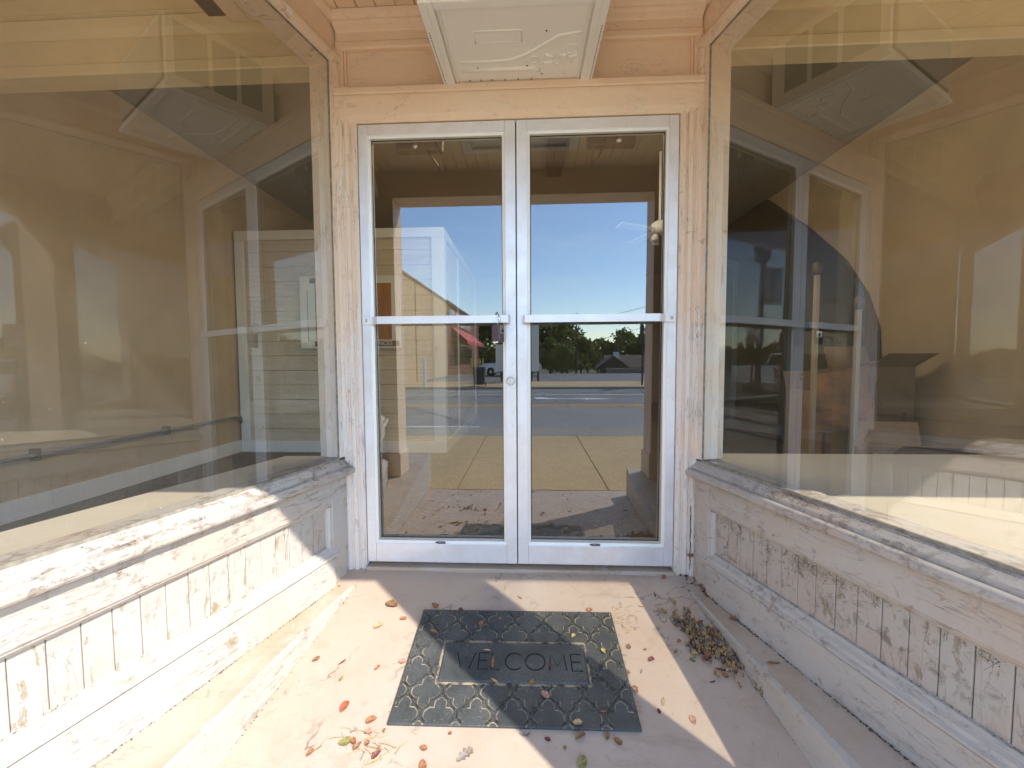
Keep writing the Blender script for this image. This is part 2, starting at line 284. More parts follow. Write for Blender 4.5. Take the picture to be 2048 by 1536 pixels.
# ------------------------------------------------------------------ mesh helpers
def frame(o, u, w):
    o, u, w = Vector(o), Vector(u), Vector(w)
    return lambda a, b, z: o + u*a + w*b + Vector((0, 0, z))
FW = frame((0, 0, 0), (1, 0, 0), (0, 1, 0))            # world
T15 = rad(15.08)
def side(s): return frame((s*.862, -.05, 0), (s*math.sin(T15), -math.cos(T15), 0), (-s*math.cos(T15), -math.sin(T15), 0))
class MB:
    def __init__(self): self.v = []; self.f = []
    def add(self, vs, fs):
        n = len(self.v); self.v += [Vector(p) for p in vs]; self.f += [tuple(i+n for i in f) for f in fs]
    def box(self, F, u0, u1, w0, w1, z0, z1):
        vs = [F(u, w, z) for z in (z0, z1) for w in (w0, w1) for u in (u0, u1)]
        self.add(vs, [(0, 1, 3, 2), (4, 6, 7, 5), (0, 4, 5, 1), (2, 3, 7, 6), (0, 2, 6, 4), (1, 5, 7, 3)])
    def hexa(self, b, t):
        self.add(list(b)+list(t), [(3, 2, 1, 0), (4, 5, 6, 7), (0, 1, 5, 4), (1, 2, 6, 5), (2, 3, 7, 6), (3, 0, 4, 7)])
    def prof(self, F, P, u0, u1, m0=0, m1=0):
        """extrude closed profile [(w,z)] along u; m0/m1 = miter slope (du per w)"""
        n = len(P); a = [F(u0+m0*w, w, z) for w, z in P]; b = [F(u1+m1*w, w, z) for w, z in P]
        self.add(a+b, [(i, (i+1) % n, n+(i+1) % n, n+i) for i in range(n)]+[tuple(range(n))[::-1], tuple(range(n, 2*n))])
    def vprof(self, F, P, z0, z1):
        n = len(P); a = [F(u, w, z0) for u, w in P]; b = [F(u, w, z1) for u, w in P]
        self.add(a+b, [(i, (i+1) % n, n+(i+1) % n, n+i) for i in range(n)]+[tuple(range(n))[::-1], tuple(range(n, 2*n))])
    def quad(self, *p): self.add(p, [tuple(range(len(p)))])
    def tube(self, pts, r, n=8, cap=True):
        pts = [Vector(p) for p in pts]; rs = r if isinstance(r, (list, tuple)) else [r]*len(pts); base = len(self.v); ref = None
        for i, p in enumerate(pts):
            d = (pts[min(i+1, len(pts)-1)]-pts[max(i-1, 0)]).normalized()
            if ref is None: ref = d.orthogonal().normalized()
            ref = (ref-d*ref.dot(d)).normalized(); b = d.cross(ref)
            for k in range(n):
                a = 2*math.pi*k/n; self.v.append(p+(ref*math.cos(a)+b*math.sin(a))*rs[i])
        for i in range(len(pts)-1):
            for k in range(n):
                k2 = (k+1) % n; self.f.append((base+i*n+k, base+i*n+k2, base+(i+1)*n+k2, base+(i+1)*n+k))
        if cap:
            self.f.append(tuple(base+k for k in range(n))[::-1]); self.f.append(tuple(base+(len(pts)-1)*n+k for k in range(n)))
    def lathe(self, c, axis, P, n=16):
        c = Vector(c); ax = Vector(axis).normalized(); x = ax.orthogonal().normalized(); y = ax.cross(x); base = len(self.v)
        for r, h in P:
            for k in range(n):
                a = 2*math.pi*k/n; self.v.append(c+ax*h+(x*math.cos(a)+y*math.sin(a))*r)
        for i in range(len(P)-1):
            for k in range(n):
                k2 = (k+1) % n; self.f.append((base+i*n+k, base+i*n+k2, base+(i+1)*n+k2, base+(i+1)*n+k))
        self.f.append(tuple(base+k for k in range(n))[::-1]); self.f.append(tuple(base+(len(P)-1)*n+k for k in range(n)))
    def build(self, name, material, parent=None, bevel=0, smooth=False, seg=2):
        off = Vector((0, 0, 0)); p = parent
        while p is not None: off += p.location; p = p.parent
        me = bpy.data.meshes.new(name); me.from_pydata([v-off for v in self.v], [], self.f)
        bm = bmesh.new(); bm.from_mesh(me); bmesh.ops.recalc_face_normals(bm, faces=bm.faces); bm.to_mesh(me); bm.free()
        if material: me.materials.append(material)
        if smooth:
            for q in me.polygons: q.use_smooth = True
        o = bpy.data.objects.new(name, me); C.objects.link(o)
        if parent: o.parent = parent
        if bevel:
            md = o.modifiers.new("bevel", 'BEVEL'); md.width = bevel; md.segments = seg; md.limit_method = 'ANGLE'; md.angle_limit = rad(40)
        return o
def tag(o, label=None, cat=None, group=None, kind=None):
    for k, v in (("label", label), ("category", cat), ("group", group), ("kind", kind)):
        if v: o[k] = v
    return o
def thing(name, label, cat, loc=(0, 0, 0), group=None):
    o = bpy.data.objects.new(name, None); C.objects.link(o); o.location = loc; o.empty_display_size = .1
    return tag(o, label, cat, group)
def bx(F, *a):
    m = MB(); m.box(F, *a); return m
def text_mesh(body, size, material, name, parent, loc, ax, up, depth=.002, spacing=1.0):
    cu = bpy.data.curves.new(name, 'FONT'); cu.body = body; cu.size = size; cu.extrude = depth; cu.align_x = 'CENTER'; cu.align_y = 'CENTER'; cu.space_character = spacing
    o = bpy.data.objects.new(name, cu); C.objects.link(o); bpy.context.view_layer.update()
    me = bpy.data.meshes.new_from_object(o.evaluated_get(bpy.context.evaluated_depsgraph_get())); bpy.data.objects.remove(o)
    ax, up = Vector(ax).normalized(), Vector(up).normalized(); nz = ax.cross(up)
    off = Vector((0, 0, 0)); p = parent
    while p is not None: off += p.location; p = p.parent
    for v in me.vertices: v.co = Vector(loc)-off+ax*v.co.x+up*v.co.y+nz*v.co.z
    me.materials.clear(); me.materials.append(material); me.name = name
    o = bpy.data.objects.new(name, me); C.objects.link(o); o.parent = parent; return o
def copy_tree(o, parent=None):
    c = o.copy(); C.objects.link(c); c.parent = parent
    for ch in [x for x in o.children]: copy_tree(ch, c)
    return c
rnd = random.Random(7)

# ------------------------------------------------------------------ setting: ground, ramp, street
def rz(y):
    if y > -.08: return -.03+.08*y
    if y > -1.0: return -.0364+.18*(y+.08)
    return -.202+.145*(y+1.0)
def grid(name, xs, ys, zf, material):
    m = MB(); n = len(xs)
    m.add([(x, y, zf(x, y)) for y in ys for x in xs], [(j*n+i, j*n+i+1, (j+1)*n+i+1, (j+1)*n+i) for j in range(len(ys)-1) for i in range(n-1)])
    o = m.build(name, material, smooth=True); o['kind'] = 'structure'; return o
xs = [-1.6+i*.08 for i in range(41)]; ys = [.02-i*.06 for i in range(36)]
rr = random.Random(3); jit = {}
def rzz(x, y): return rz(y)+.0016*math.sin(x*7+y*5)+.0012*math.sin(x*13-y*9+1)
ys[-1] = -2.06
grid("ramp", xs, ys, rzz, M['floor'])
ZP, ZR = -.352, -.47
m = MB()
joints = [-40, -2.29, -.715, .87, 2.45, 40]
for i in range(-12, 13):
    x0 = .87+i*1.57; 
    m.box(FW, x0+.005, x0+1.565, -4.86, -2.065, ZP-.12, ZP)
o = m.build("pavement", M['pave'], bevel=.006); o['kind'] = 'structure'
o = bx(FW, -60, 60, -5.02, -4.868, ZR-.1, ZP-.003).build("kerb", M['kerb'], bevel=.015); o['kind'] = 'structure'
o = bx(FW, -60, 60, -16.3, -5.025, ZR-.3, ZR).build("road", M['asphalt']); o['kind'] = 'structure'
o = bx(FW, -60, 60, -6.35, -5.03, ZR-.1, ZR+.004).build("parking_strip", M['gutter']); o['kind'] = 'structure'
m = MB(); m.box(FW, -60, 60, -10.02, -9.86, ZR, ZR+.004); m.box(FW, -60, 60, -10.34, -10.18, ZR, ZR+.004)
o = m.build("road_markings", M['lineyellow']); o['kind'] = 'structure'
m = MB(); m.box(FW, -60, 60, -6.47, -6.37, ZR, ZR+.004); m.box(FW, -60, 60, -13.6, -13.48, ZR, ZR+.004)
ar = [(0.3, -11.95), (2.0, -11.95), (2.0, -11.75), (3.0, -12.03), (2.0, -12.35), (2.0, -12.12), (1.0, -12.12), (.5, -12.6), (.2, -12.5)]
m.add([(x, y, ZR+.004) for x, y in ar], [tuple(range(len(ar)))])
m.box(FW, -3.6, -1.2, -15.0, -14.85, ZR, ZR+.004)
o = m.build("road_markings", M['linewhite']); o['kind'] = 'structure'
m = MB(); m.add([(x, y, ZR+.0045) for x, y in ((-.9, -6.30), (8, -6.30), (8, -9.7), (-3.2, -9.7), (-1.9, -7.6))], [(0, 1, 2, 3, 4)])
o = m.build("road_patch", M['asphalt2']); o['kind'] = 'structure'
m = MB(); rr = random.Random(9)
for x0, y0, dx, dy in ((-12, -8.2, 1, .02), (-6, -12.9, 1, -.015), (2, -14.4, 1, .02), (-1.9, -7.6, -.4, -.5), (4.4, -10.4, .1, -1), (-4.2, -10.4, -.05, -1)):
    p = [Vector((x0, y0, ZR+.006))]
    for i in range(26): p.append(p[-1]+Vector((dx*.3+rr.uniform(-.05, .05), dy*.3+rr.uniform(-.05, .05), 0)))
    for a, b in zip(p, p[1:]):
        if b.y < -16 or b.y > -5.2: break
        n = Vector((-(b-a).y, (b-a).x, 0)).normalized()*rr.uniform(.012, .03); m.quad(a-n, b-n, b+n, a+n)
o = m.build("road_cracks", M['gap']); o['kind'] = 'structure'
o = bx(FW, -60, 60, -16.46, -16.305, ZR-.1, ZP-.02).build("far_kerb", M['kerb'], bevel=.02); o['kind'] = 'structure'
m = MB()
for i in range(-14, 15): m.box(FW, i*1.9+.01, i*1.9+1.89, -20.4, -16.47, ZP-.2, ZP-.016)
o = m.build("far_pavement", M['pave']); o['kind'] = 'structure'
m = MB(); yl = [(-20.41, ZP-.03), (-29, ZP-.03), (-33, ZP-.12), (-60, -1.7)]
m.add([(x, y, z) for y, z in yl for x in (-70, 70)], [(2*i, 2*i+1, 2*i+3, 2*i+2) for i in range(3)])
o = m.build("parking_lot", M['lot']); o['kind'] = 'structure'
m = MB(); m.quad((-900, -900, -2.2), (900, -900, -2.2), (900, 900, -2.2), (-900, 900, -2.2))
o = m.build("ground", plain("dry grass ground", (.13, .12, .05), .9, var=.3, scale=.3)); o['kind'] = 'structure'

# ------------------------------------------------------------------ storefront building
B = thing("storefront_building", "peach painted old storefront with recessed glass entrance and peeling woodwork", "building")
def part(mb, name, material, parent=None, **k): return mb.build(name, material, parent or B, **k)
# ---- door wall: casings, header, transom, crown
DF = frame((0, 0, 0), (1, 0, 0), (0, -1, 0))       # w towards the street
for s in (-1, 1):
    m = MB()
    G = frame((0, 0, 0), (s, 0, 0), (0, -1, 0))
    m.vprof(G, [(.752, -.06), (.752, .010), (.764, .018), (.776, .018), (.780, .010), (.786, .010), (.790, .022), (.806, .026), (.812, .016), (.818, .016), (.822, .026), (.834, .028), (.846, .026), (.846, -.06)], -.05, 2.135)
    part(m, "door_casing", M['trim'], bevel=.002)
m = MB()
for k in range(14): m.box(DF, .8205+.0012*math.sin(k*1.7), .8228+.0012*math.sin(k*1.7)+.0008*(k % 3), .0285, .0306, .0+k*.022, .0222+k*.022)
part(m, "casing_crack", M['gap'])
m = MB()
m.prof(DF, [(-.06, 2.122), (.012, 2.122), (.020, 2.132), (.030, 2.150), (.034, 2.19), (.040, 2.225), (.040, 2.234), (-.06, 2.234)], -.846, .846)
m.prof(DF, [(-.06, 2.2345), (.044, 2.2345), (.048, 2.240), (.048, 2.262), (.038, 2.276), (-.06, 2.276)], -.846, .846)
part(m, "door_header", M['peach'], bevel=.002)
m = MB(); m.box(DF, -.868, .868, -.06, -.012, 2.2765, 2.62)
for s in (-1, 1):
    G = frame((0, 0, 0), (s, 0, 0), (0, -1, 0))
    m.box(G, .812, .868, -.012, .006, 2.277, 2.475); m.box(G, .800, .8115, -.012, -.002, 2.277, 2.475)
part(m, "transom_panel", M['peach'], bevel=.002)
CR = [(-.012, 2.462), (.008, 2.462), (.014, 2.468), (.014, 2.492), (.006, 2.500), (.006, 2.540), (.012, 2.546), (.030, 2.556), (.040, 2.566), (.040, 2.574), (.054, 2.590), (.060, 2.604), (-.012, 2.604)]
m = MB(); m.prof(DF, CR, -.846, .846)
part(m, "crown_molding", M['peach'], bevel=.0015)
m = MB()
for i, (x0, x1) in enumerate([(-.868-.0-.005, -.752)]): pass
m.box(FW, -.7515, .7515, -.030, .06, -.06, -.016)
part(m, "threshold", M['curbtop'], bevel=.006)
# inner wall either side of the doors
m = MB()
for s in (-1, 1):
    G = frame((0, 0, 0), (s, 0, 0), (0, 1, 0)); m.box(G, .7535, .955, .061, .14, -.05, 3.2)
m.box(FW, -.753, .753, .061, .14, 2.13, 3.2)
part(m, "inner_wall", M['beige'])
# ---- doors
def leaf(x0, x1, hinge):
    """x0..x1 leaf extents; hinge=-1 left leaf, +1 right leaf"""
    z0, z1 = .004, 2.116
    lx = x0+(.043 if hinge < 0 else .050); rx = x1-(.050 if hinge < 0 else .043)
    m = MB()
    m.box(FW, x0, lx, -.012, .034, z0, z1); m.box(FW, rx, x1, -.012, .034, z0, z1)
    m.box(FW, lx+.0004, rx-.0004, -.0115, .0335, 2.066, z1); m.box(FW, lx+.0004, rx-.0004, -.0115, .0335, z0, .098)
    d = m.build("door", M['alum'], B, bevel=.002)
    m = MB(); bw, b0, b1 = .013, .0, .034
    def bead(F0, a, b):
        pass
    gx0, gx1, gz0, gz1 = lx, rx, .0985, 2.0655
    fy, by = -.0095, .012
    O = [(gx0, gz0), (gx1, gz0), (gx1, gz1), (gx0, gz1)]; I = [(gx0+bw, gz0+bw), (gx1-bw, gz0+bw), (gx1-bw, gz1-bw), (gx0+bw, gz1-bw)]
    I2 = [(gx0+bw, gz0+bw), (gx1-bw, gz0+bw), (gx1-bw, gz1-bw), (gx0+bw, gz1-bw)]
    for i in range(4):
        j = (i+1) % 4
        m.add([(O[i][0], fy, O[i][1]), (O[j][0], fy, O[j][1]), (I[j][0], fy+.004, I[j][1]), (I[i][0], fy+.004, I[i][1]), (I2[j][0], .032, I2[j][1]), (I2[i][0], .032, I2[i][1])], [(0, 1, 2, 3), (3, 2, 4, 5)])
    m.build("glazing_bead", M['bead'], d)
    m = MB(); g = .004
    for i in range(4):
        j = (i+1) % 4
        dx0 = [(g, g), (-g, g), (-g, -g), (g, -g)]
        a, b = I[i], I[j]; a2 = (a[0]+dx0[i][0], a[1]+dx0[i][1]); b2 = (b[0]+dx0[j][0], b[1]+dx0[j][1])
        yy = lambda z: .02-math.tan(rad(.5))*(z-1.1)-.0015
        m.quad((a[0], yy(a[1]), a[1]), (b[0], yy(b[1]), b[1]), (b2[0], yy(b2[1]), b2[1]), (a2[0], yy(a2[1]), a2[1]))
    m.build("seal", M['black'], d)
    k = math.tan(rad(.5))
    m = MB(); m.quad(*[(x, .02-k*(z-1.1), z) for x, z in ((I[0][0]-.006, I[0][1]-.006), (I[1][0]+.006, I[1][1]-.006), (I[2][0]+.006, I[2][1]+.006), (I[3][0]-.006, I[3][1]+.006))])
    m.build("glass_pane", M['doorglass'], d)
    # push bar
    m = MB(); zb0, zb1 = 1.177, 1.212
    if hinge < 0:
        o_, i_ = x0+.004, x1-.028
    else:
        o_, i_ = x1-.004, x0+.028
    s = 1 if i_ > o_ else -1
    P = [(o_, -.0125), (o_, -.022), (o_+s*.05, -.022), (o_+s*.085, -.056), (i_-s*.008, -.056), (i_, -.048), (i_, -.0125), (i_-s*.011, -.0125), (i_-s*.011, -.044), (o_+s*.09, -.044), (o_+s*.055, -.0125)]
    P = P if s > 0 else P[::-1]
    n = len(P); a = [(x, y, zb0) for x, y in P]; b = [(x, y, zb1) for x, y in P]
    m.add(a+b, [(i, (i+1) % n, n+(i+1) % n, n+i) for i in range(n)])
    # caps as quads strips (concave)
    for zz, off in ((zb0, 0), (zb1, n)):
        base = len(m.v); m.v += [Vector((x, y, zz)) for x, y in P]
        ix = list(range(n)) if s > 0 else list(range(n))[::-1]
        A = ix
        for q in ((0, 1, 2, 10), (2, 3, 9, 10), (3, 4, 8, 9), (4, 5, 6, 7), (4, 7, 8)):
            m.f.append(tuple(base+A[t] for t in q))
    m.build("push_bar", M['alum'], d, bevel=.0015)
    m = MB(); m.lathe((o_+s*.022, -.022, (zb0+zb1)/2), (0, -1, 0), [(.008, 0), (.008, .002), (.005, .004)], 14); m.lathe((o_+s*.022, -.026, (zb0+zb1)/2), (0, -1, 0), [(.003, 0), (.002, .001)], 8)
    m.build("rivet", M['steel'], d, smooth=False)
    # door closer on the inside
    cx = x0+.27 if hinge < 0 else x1-.29
    m = MB(); m.box(FW, cx-.115, cx+.115, .06, .105, 2.03, 2.10)
    cl = m.build("door_closer", M['bronze'], d, bevel=.004)
    m = MB(); ax = cx+(.06 if hinge < 0 else -.06); e = .04 if hinge < 0 else -.03
    m.tube([(ax-.02, .085, 2.035), (ax+e, .12, 1.955)], .006, 8); m.tube([(ax+.03, .085, 2.035), (ax+e, .12, 1.955)], .007, 8)
    m.build("closer_arm", M['bronze'], cl)
    m = MB(); bxx = cx-.012 if hinge < 0 else cx+.03
    m.lathe((bxx, .058, 2.045), (0, -1, 0), [(.016, 0), (.015, .012), (.008, .017)], 14); m.build("closer_cap", M['steel'], cl, smooth=True)
    # weep hole / bottom latch on the bead
    lxm = (gx0+gx1)/2
    m = MB(); m.tube([(lxm-.028, -.013, .106), (lxm-.012, -.013, .109), (lxm+.02, -.013, .109), (lxm+.022, -.013, .103), (lxm-.012, -.013, .102), (lxm-.028, -.013, .106)], .0022, 6); m.build("latch", M['bronze'], d)
    return d
dl = leaf(-.7475, -.0025, -1); dr = leaf(.0025, .7475, 1)
dl['label'] = "left glass door with padlock and round key lock"; dr['label'] = "right glass door without a lock"
m = MB(); m.lathe((-.029, -.0125, .903), (0, -1, 0), [(.021, 0), (.021, .004), (.0185, .007), (.017, .007), (.016, .005), (.0155, .005)], 28)
lk = m.build("lock_cylinder", M['steel'], dl, smooth=False)
m = MB(); m.lathe((-.029, -.0176, .901), (0, -1, 0), [(.0075, 0), (.0075, .0025), (.006, .003)], 18); m.build("lock_plug", M['bead'], dl)
m = MB(); m.box(FW, -.0300, -.0280, -.0222, -.0205, .8985, .906); m.build("keyhole", M['black'], dl)
# outer jamb of the door frame
m = MB()
for s in (-1, 1):
    G = frame((0, 0, 0), (s, 0, 0), (0, 1, 0)); m.box(G, .7480, .7518, .0, .06, -.01, 2.1225)
m.box(FW, -.7479, .7479, .0, .06, 2.1165, 2.1218)
part(m, "door_frame", M['alum'])
m = MB(); m.box(FW, -.0022, .0022, .012, .03, .005, 2.116); part(m, "weather_strip", M['black'])

# ---- angled display sides
UE = 1.47
for s in (-1, 1):
    F = side(s)
    # frame
    m = MB()
    m.vprof(F, [(-.10, -.11), (-.10, .012), (-.088, .020), (-.070, .020), (-.064, .010), (-.058, .024), (-.040, .028), (-.026, .026), (-.022, .012), (0, .008), (0, -.11)], .535, 2.39)
    m.box(F, UE, UE+.07, -.11, .012, .535, 2.39)
    m.prof(F, [(-.11, 2.386), (.008, 2.386), (.012, 2.398), (.024, 2.402), (.028, 2.424), (.020, 2.430), (.014, 2.446), (-.11, 2.446)], -.10, UE+.07)
    w_ = m.build("display_window", M['trim'], B, bevel=.0015)
    m = MB(); m.quad(F(-.012, 0, .522), F(UE+.01, 0, .522), F(UE+.01, 0, 2.392), F(-.012, 0, 2.392)); m.build("glass_pane", M['winglass' if s < 0 else 'winglass2'], w_)
    m = MB(); m.box(F, 0.0003, UE, -.006, .004, .524, .534); m.box(F, .0003, .0045, -.004, .003, .534, 2.386); m.box(F, .0003, UE, -.004, .003, 2.3815, 2.3858); m.build("putty", plain("grey cracked putty", (.30, .27, .22), .9, var=.4, scale=40), w_)
    m = MB()
    m.prof(F, [(-.11, .452), (.044, .452), (.053, .455), (.058, .463), (.058, .477), (.054, .485), (.042, .490), (.040, .478), (.034, .478), (.032, .500), (.006, .524), (-.11, .524)], -.094, UE+.07, m0=.25)
    m.build("sill", M['sill'], w_, bevel=.003, seg=3)
    # frieze above the glass
    m = MB(); m.box(F, -.10, UE+.07, -.11, -.004, 2.447, 2.80)
    m.prof(F, [(-.004, 2.572), (.008, 2.572), (.014, 2.580), (.026, 2.590), (.030, 2.605), (-.004, 2.605)], -.10, UE)
    part(m, "frieze", M['peach'], bevel=.0015)
    # bulkhead
    m = MB()
    m.box(F, -.10, .0, -.09, .016, -.12, .444); m.vprof(F, [(-.104, .016), (-.104, .030), (-.098, .034), (-.050, .034), (-.044, .028), (-.044, .016)], -.07, .444)
    m.box(F, .0005, .082, -.09, .026, -.10, .4445); m.box(F, .0825, UE+.07, -.09, .0262, .342, .4442)
    m.box(F, UE-.04, UE+.07, -.09, .0255, .11, .3418)
    b_ = m.build("bulkhead", M['bulk'], B, bevel=.0025)
    m = MB()
    m.prof(F, [(-.004, .322), (.010, .322), (.013, .328), (.020, .333), (.022, .3418), (-.004, .3418)], .0825, UE-.04)
    m.vprof(F, [(.0825, -.004), (.0825, .022), (.092, .020), (.098, .013), (.104, .010), (.104, -.004)], .10, .3215)
    m.build("panel_molding", M['bulk'], b_)
    m = MB(); u = .104; rr = random.Random(5+s); k = 0
    while u < UE-.04:
        d = rr.uniform(-.0012, .0012); u2 = min(u+.0645, UE-.041)
        m.box(F, u+.001, u2-.001, -.02, d, .10, .321); u = u2
        if u > UE-.05: break
    m.build("bead_board", M['board'], b_, bevel=.0025)
    m = MB(); m.box(F, .09, UE, -.03, -.008, .06, .34); m.build("backing", M['gap'], b_)
    m = MB(); m.prof(F, [(-.02, .088), (.036, .088), (.046, .094), (.046, .102), (.034, .108), (.030, .118), (.018, .126), (.012, .136), (-.02, .138)], .060, UE+.07)
    m.build("base_cap", M['bulk'], b_, bevel=.0015)
    m = MB(); m.box(F, .0855, UE+.07, -.02, .040, -.053, .0872); m.build("baseboard", M['bulk'], b_, bevel=.004)
    # corner pier at the street
    m = MB(); G = frame((0, 0, 0), (s, 0, 0), (0, 1, 0))
    m.box(G, 1.11, 1.29, -1.72, -1.50, -.05, 2.40); m.box(G, 1.095, 1.305, -1.735, -1.49, -.05, .16)
    part(m, "corner_pier", M['peach'], bevel=.006)
    # street front windows
    m = MB(); m.box(G, 1.29, 3.3, -1.70, -1.60, 2.384, 2.46); m.box(G, 3.2, 3.3, -1.70, -1.60, .53, 2.384); m.box(G, 1.29, 3.3, -1.73, -1.58, .45, .53)
    fw = m.build("front_window", M['trim'], B, bevel=.003)
    m = MB(); m.quad(*[G(x, -1.65, z) for x, z in ((1.29, .525), (3.21, .525), (3.21, 2.39), (1.29, 2.39))]); m.build("glass_pane", M['frontglass'], fw)
    m = MB(); m.box(G, 1.29, 3.4, -1.69, -1.58, -.4, .449); part(m, "front_bulkhead", M['bulk'])
    # display shelf, ceiling, inner beam, side wall
    m = MB()
    if s < 0:
        pts = [F(-.1, -.11, 0), F(1.6, -.11, 0), F(1.6, -.40, 0), Vector((-1.245, .135, 0)), Vector((-.96, .14, 0))]
    else:
        pts = [F(-.1, -.11, 0), F(1.65, -.11, 0), Vector((1.3, -1.57, 0)), Vector((3.25, -1.57, 0)), Vector((3.25, .24, 0)), Vector((.955, .24, 0)), Vector((.955, .06, 0))]
    n = len(pts); m.add([p+Vector((0, 0, .47)) for p in pts]+[p+Vector((0, 0, .50)) for p in pts], [tuple(range(n))[::-1], tuple(range(n, 2*n))]+[(i, (i+1) % n, n+(i+1) % n, n+i) for i in range(n)])
    part(m, "display_shelf", M['shelf'], bevel=.004)
    m = MB()
    for i in range(22):
        y0 = -1.58+i*.082; x0 = .86; m.box(G, x0, 3.28, y0+.002, y0+.080, 2.74, 2.76)
    part(m, "display_ceiling", M['beige'], bevel=.002)
    m = MB(); m.box(G, .956, 3.3, .12, .22, 2.48, 3.2); m.prof(frame((0, .12, 0), (s, 0, 0), (0, -1, 0)), [(0, 2.478), (.014, 2.478), (.018, 2.484), (.018, 2.53), (.010, 2.538), (0, 2.538)], .956, 3.3)
    m.prof(frame((0, .12, 0), (s, 0, 0), (0, -1, 0)), [(0, 2.66), (.012, 2.66), (.03, 2.69), (.04, 2.735), (0, 2.735)], .956, 3.3)
    part(m, "inner_beam", M['beige'], bevel=.002)
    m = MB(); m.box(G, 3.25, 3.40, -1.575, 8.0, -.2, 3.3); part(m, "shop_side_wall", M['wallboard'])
    m = MB(); m.box(G, 3.232, 3.249, -1.57, 7.9, -.005, .13); part(m, "skirting_board", M['whitetrim'], bevel=.003)
# header over the opening, ceiling, upper facade
m = MB(); m.box(FW, -1.33, 1.33, -1.72, -1.53, 2.405, 2.80); m.box(FW, -1.109, 1.109, -1.725, -1.50, 2.385, 2.45)
part(m, "header_beam", M['peach'], bevel=.004)
m = MB(); rr = random.Random(2); x = -1.34
while x < 1.34:
    g = rr.choice((.001, .001, .0016, .003)); m.box(FW, x+g, x+.089-g, -1.529, -.012, 2.6065+rr.uniform(-.0008, .0008), 2.63); x += .089
cl = part(m, "ceiling", M['ceil'], bevel=.0015)
m = MB(); m.box(FW, -1.45, 1.45, -1.52, -.013, 2.635, 2.66); m.build("backing", M['gap'], cl)
m = MB(); m.box(FW, -3.5, 3.5, -1.76, -1.58, 2.801, 5.2); m.box(FW, -3.5, -1.331, -1.74, -1.60, 2.461, 2.80); m.box(FW, 1.331, 3.5, -1.74, -1.60, 2.461, 2.80); part(m, "facade_wall", M['peach'])
m = MB(); m.box(FW, -3.4, 3.4, -1.57, 8.2, 3.302, 3.4); part(m, "roof", M['darkwall'])
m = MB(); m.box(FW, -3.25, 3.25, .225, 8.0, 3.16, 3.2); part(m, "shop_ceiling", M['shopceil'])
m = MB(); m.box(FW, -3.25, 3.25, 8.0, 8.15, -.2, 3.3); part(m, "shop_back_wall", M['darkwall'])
m = MB(); m.box(FW, -3.25, 3.25, .055, 8.0, -.12, -.006)
for s in (-1, 1):
    p = [Vector((s*.955, .0549, 0)), Vector((s*3.25, .0549, 0)), Vector((s*3.25, -1.57, 0)), Vector((s*1.395, -1.57, 0))]; m.hexa([q+Vector((0, 0, -.12)) for q in p], [q+Vector((0, 0, -.006)) for q in p])
part(m, "shop_floor", M['shopfloor'])
# concrete steps beside the ramp
for s, a, k, end in ((-1, .74, .128, -2.34), (1, .765, .125, -1.85)):
    m = MB(); yy = [-.10+(end+.10)*i/10 for i in range(11)]
    top, bot = [], []
    for i in range(10):
        y0, y1 = yy[i], yy[i+1]; xi0, xi1 = s*(a+k*-y0), s*(a+k*-y1); xo0, xo1 = s*(.95+.268*(-y0)), s*(.95+.268*(-y1))
        if y1 < -1.5: xo0, xo1 = s*1.5, s*1.5
        b = [(xi0, y0, -.6), (xo0, y0, -.6), (xo1, y1, -.6), (xi1, y1, -.6)]; t = [(p[0], p[1], -.05) for p in b]
        m.hexa(b, t)
    o = part(m, "step", M['curbtop'])
    bm = bmesh.new(); bm.from_mesh(o.data); bmesh.ops.remove_doubles(bm, verts=bm.verts, dist=1e-5)
    seen = {}
    for f in bm.faces: seen.setdefault(frozenset(v.index for v in f.verts), []).append(f)
    bmesh.ops.delete(bm, geom=[f for fs in seen.values() if len(fs) > 1 for f in fs], context='FACES_ONLY'); bm.to_mesh(o.data); bm.free()
    md = o.modifiers.new("bevel", 'BEVEL'); md.width = .008; md.segments = 2; md.limit_method = 'ANGLE'
    m = MB()
    for i in range(10):
        y0, y1 = yy[i], yy[i+1]; xa, xb = s*(a+k*-y0), s*(a+k*-y1); d = -s*.004
        wz = lambda q: .018+.006*math.sin(q*31)+.004*math.sin(q*77+1)
        m.add([(xa+d, y0, -.6), (xb+d, y1, -.6), (xb+d, y1, -.048), (xa+d, y0, -.048), (xa+s*wz(y0), y0, -.0478), (xb+s*wz(y1), y1, -.0478)], [(0, 1, 2, 3), (3, 2, 5, 4)])
    m.build("painted_edge", M['bulk'], o)

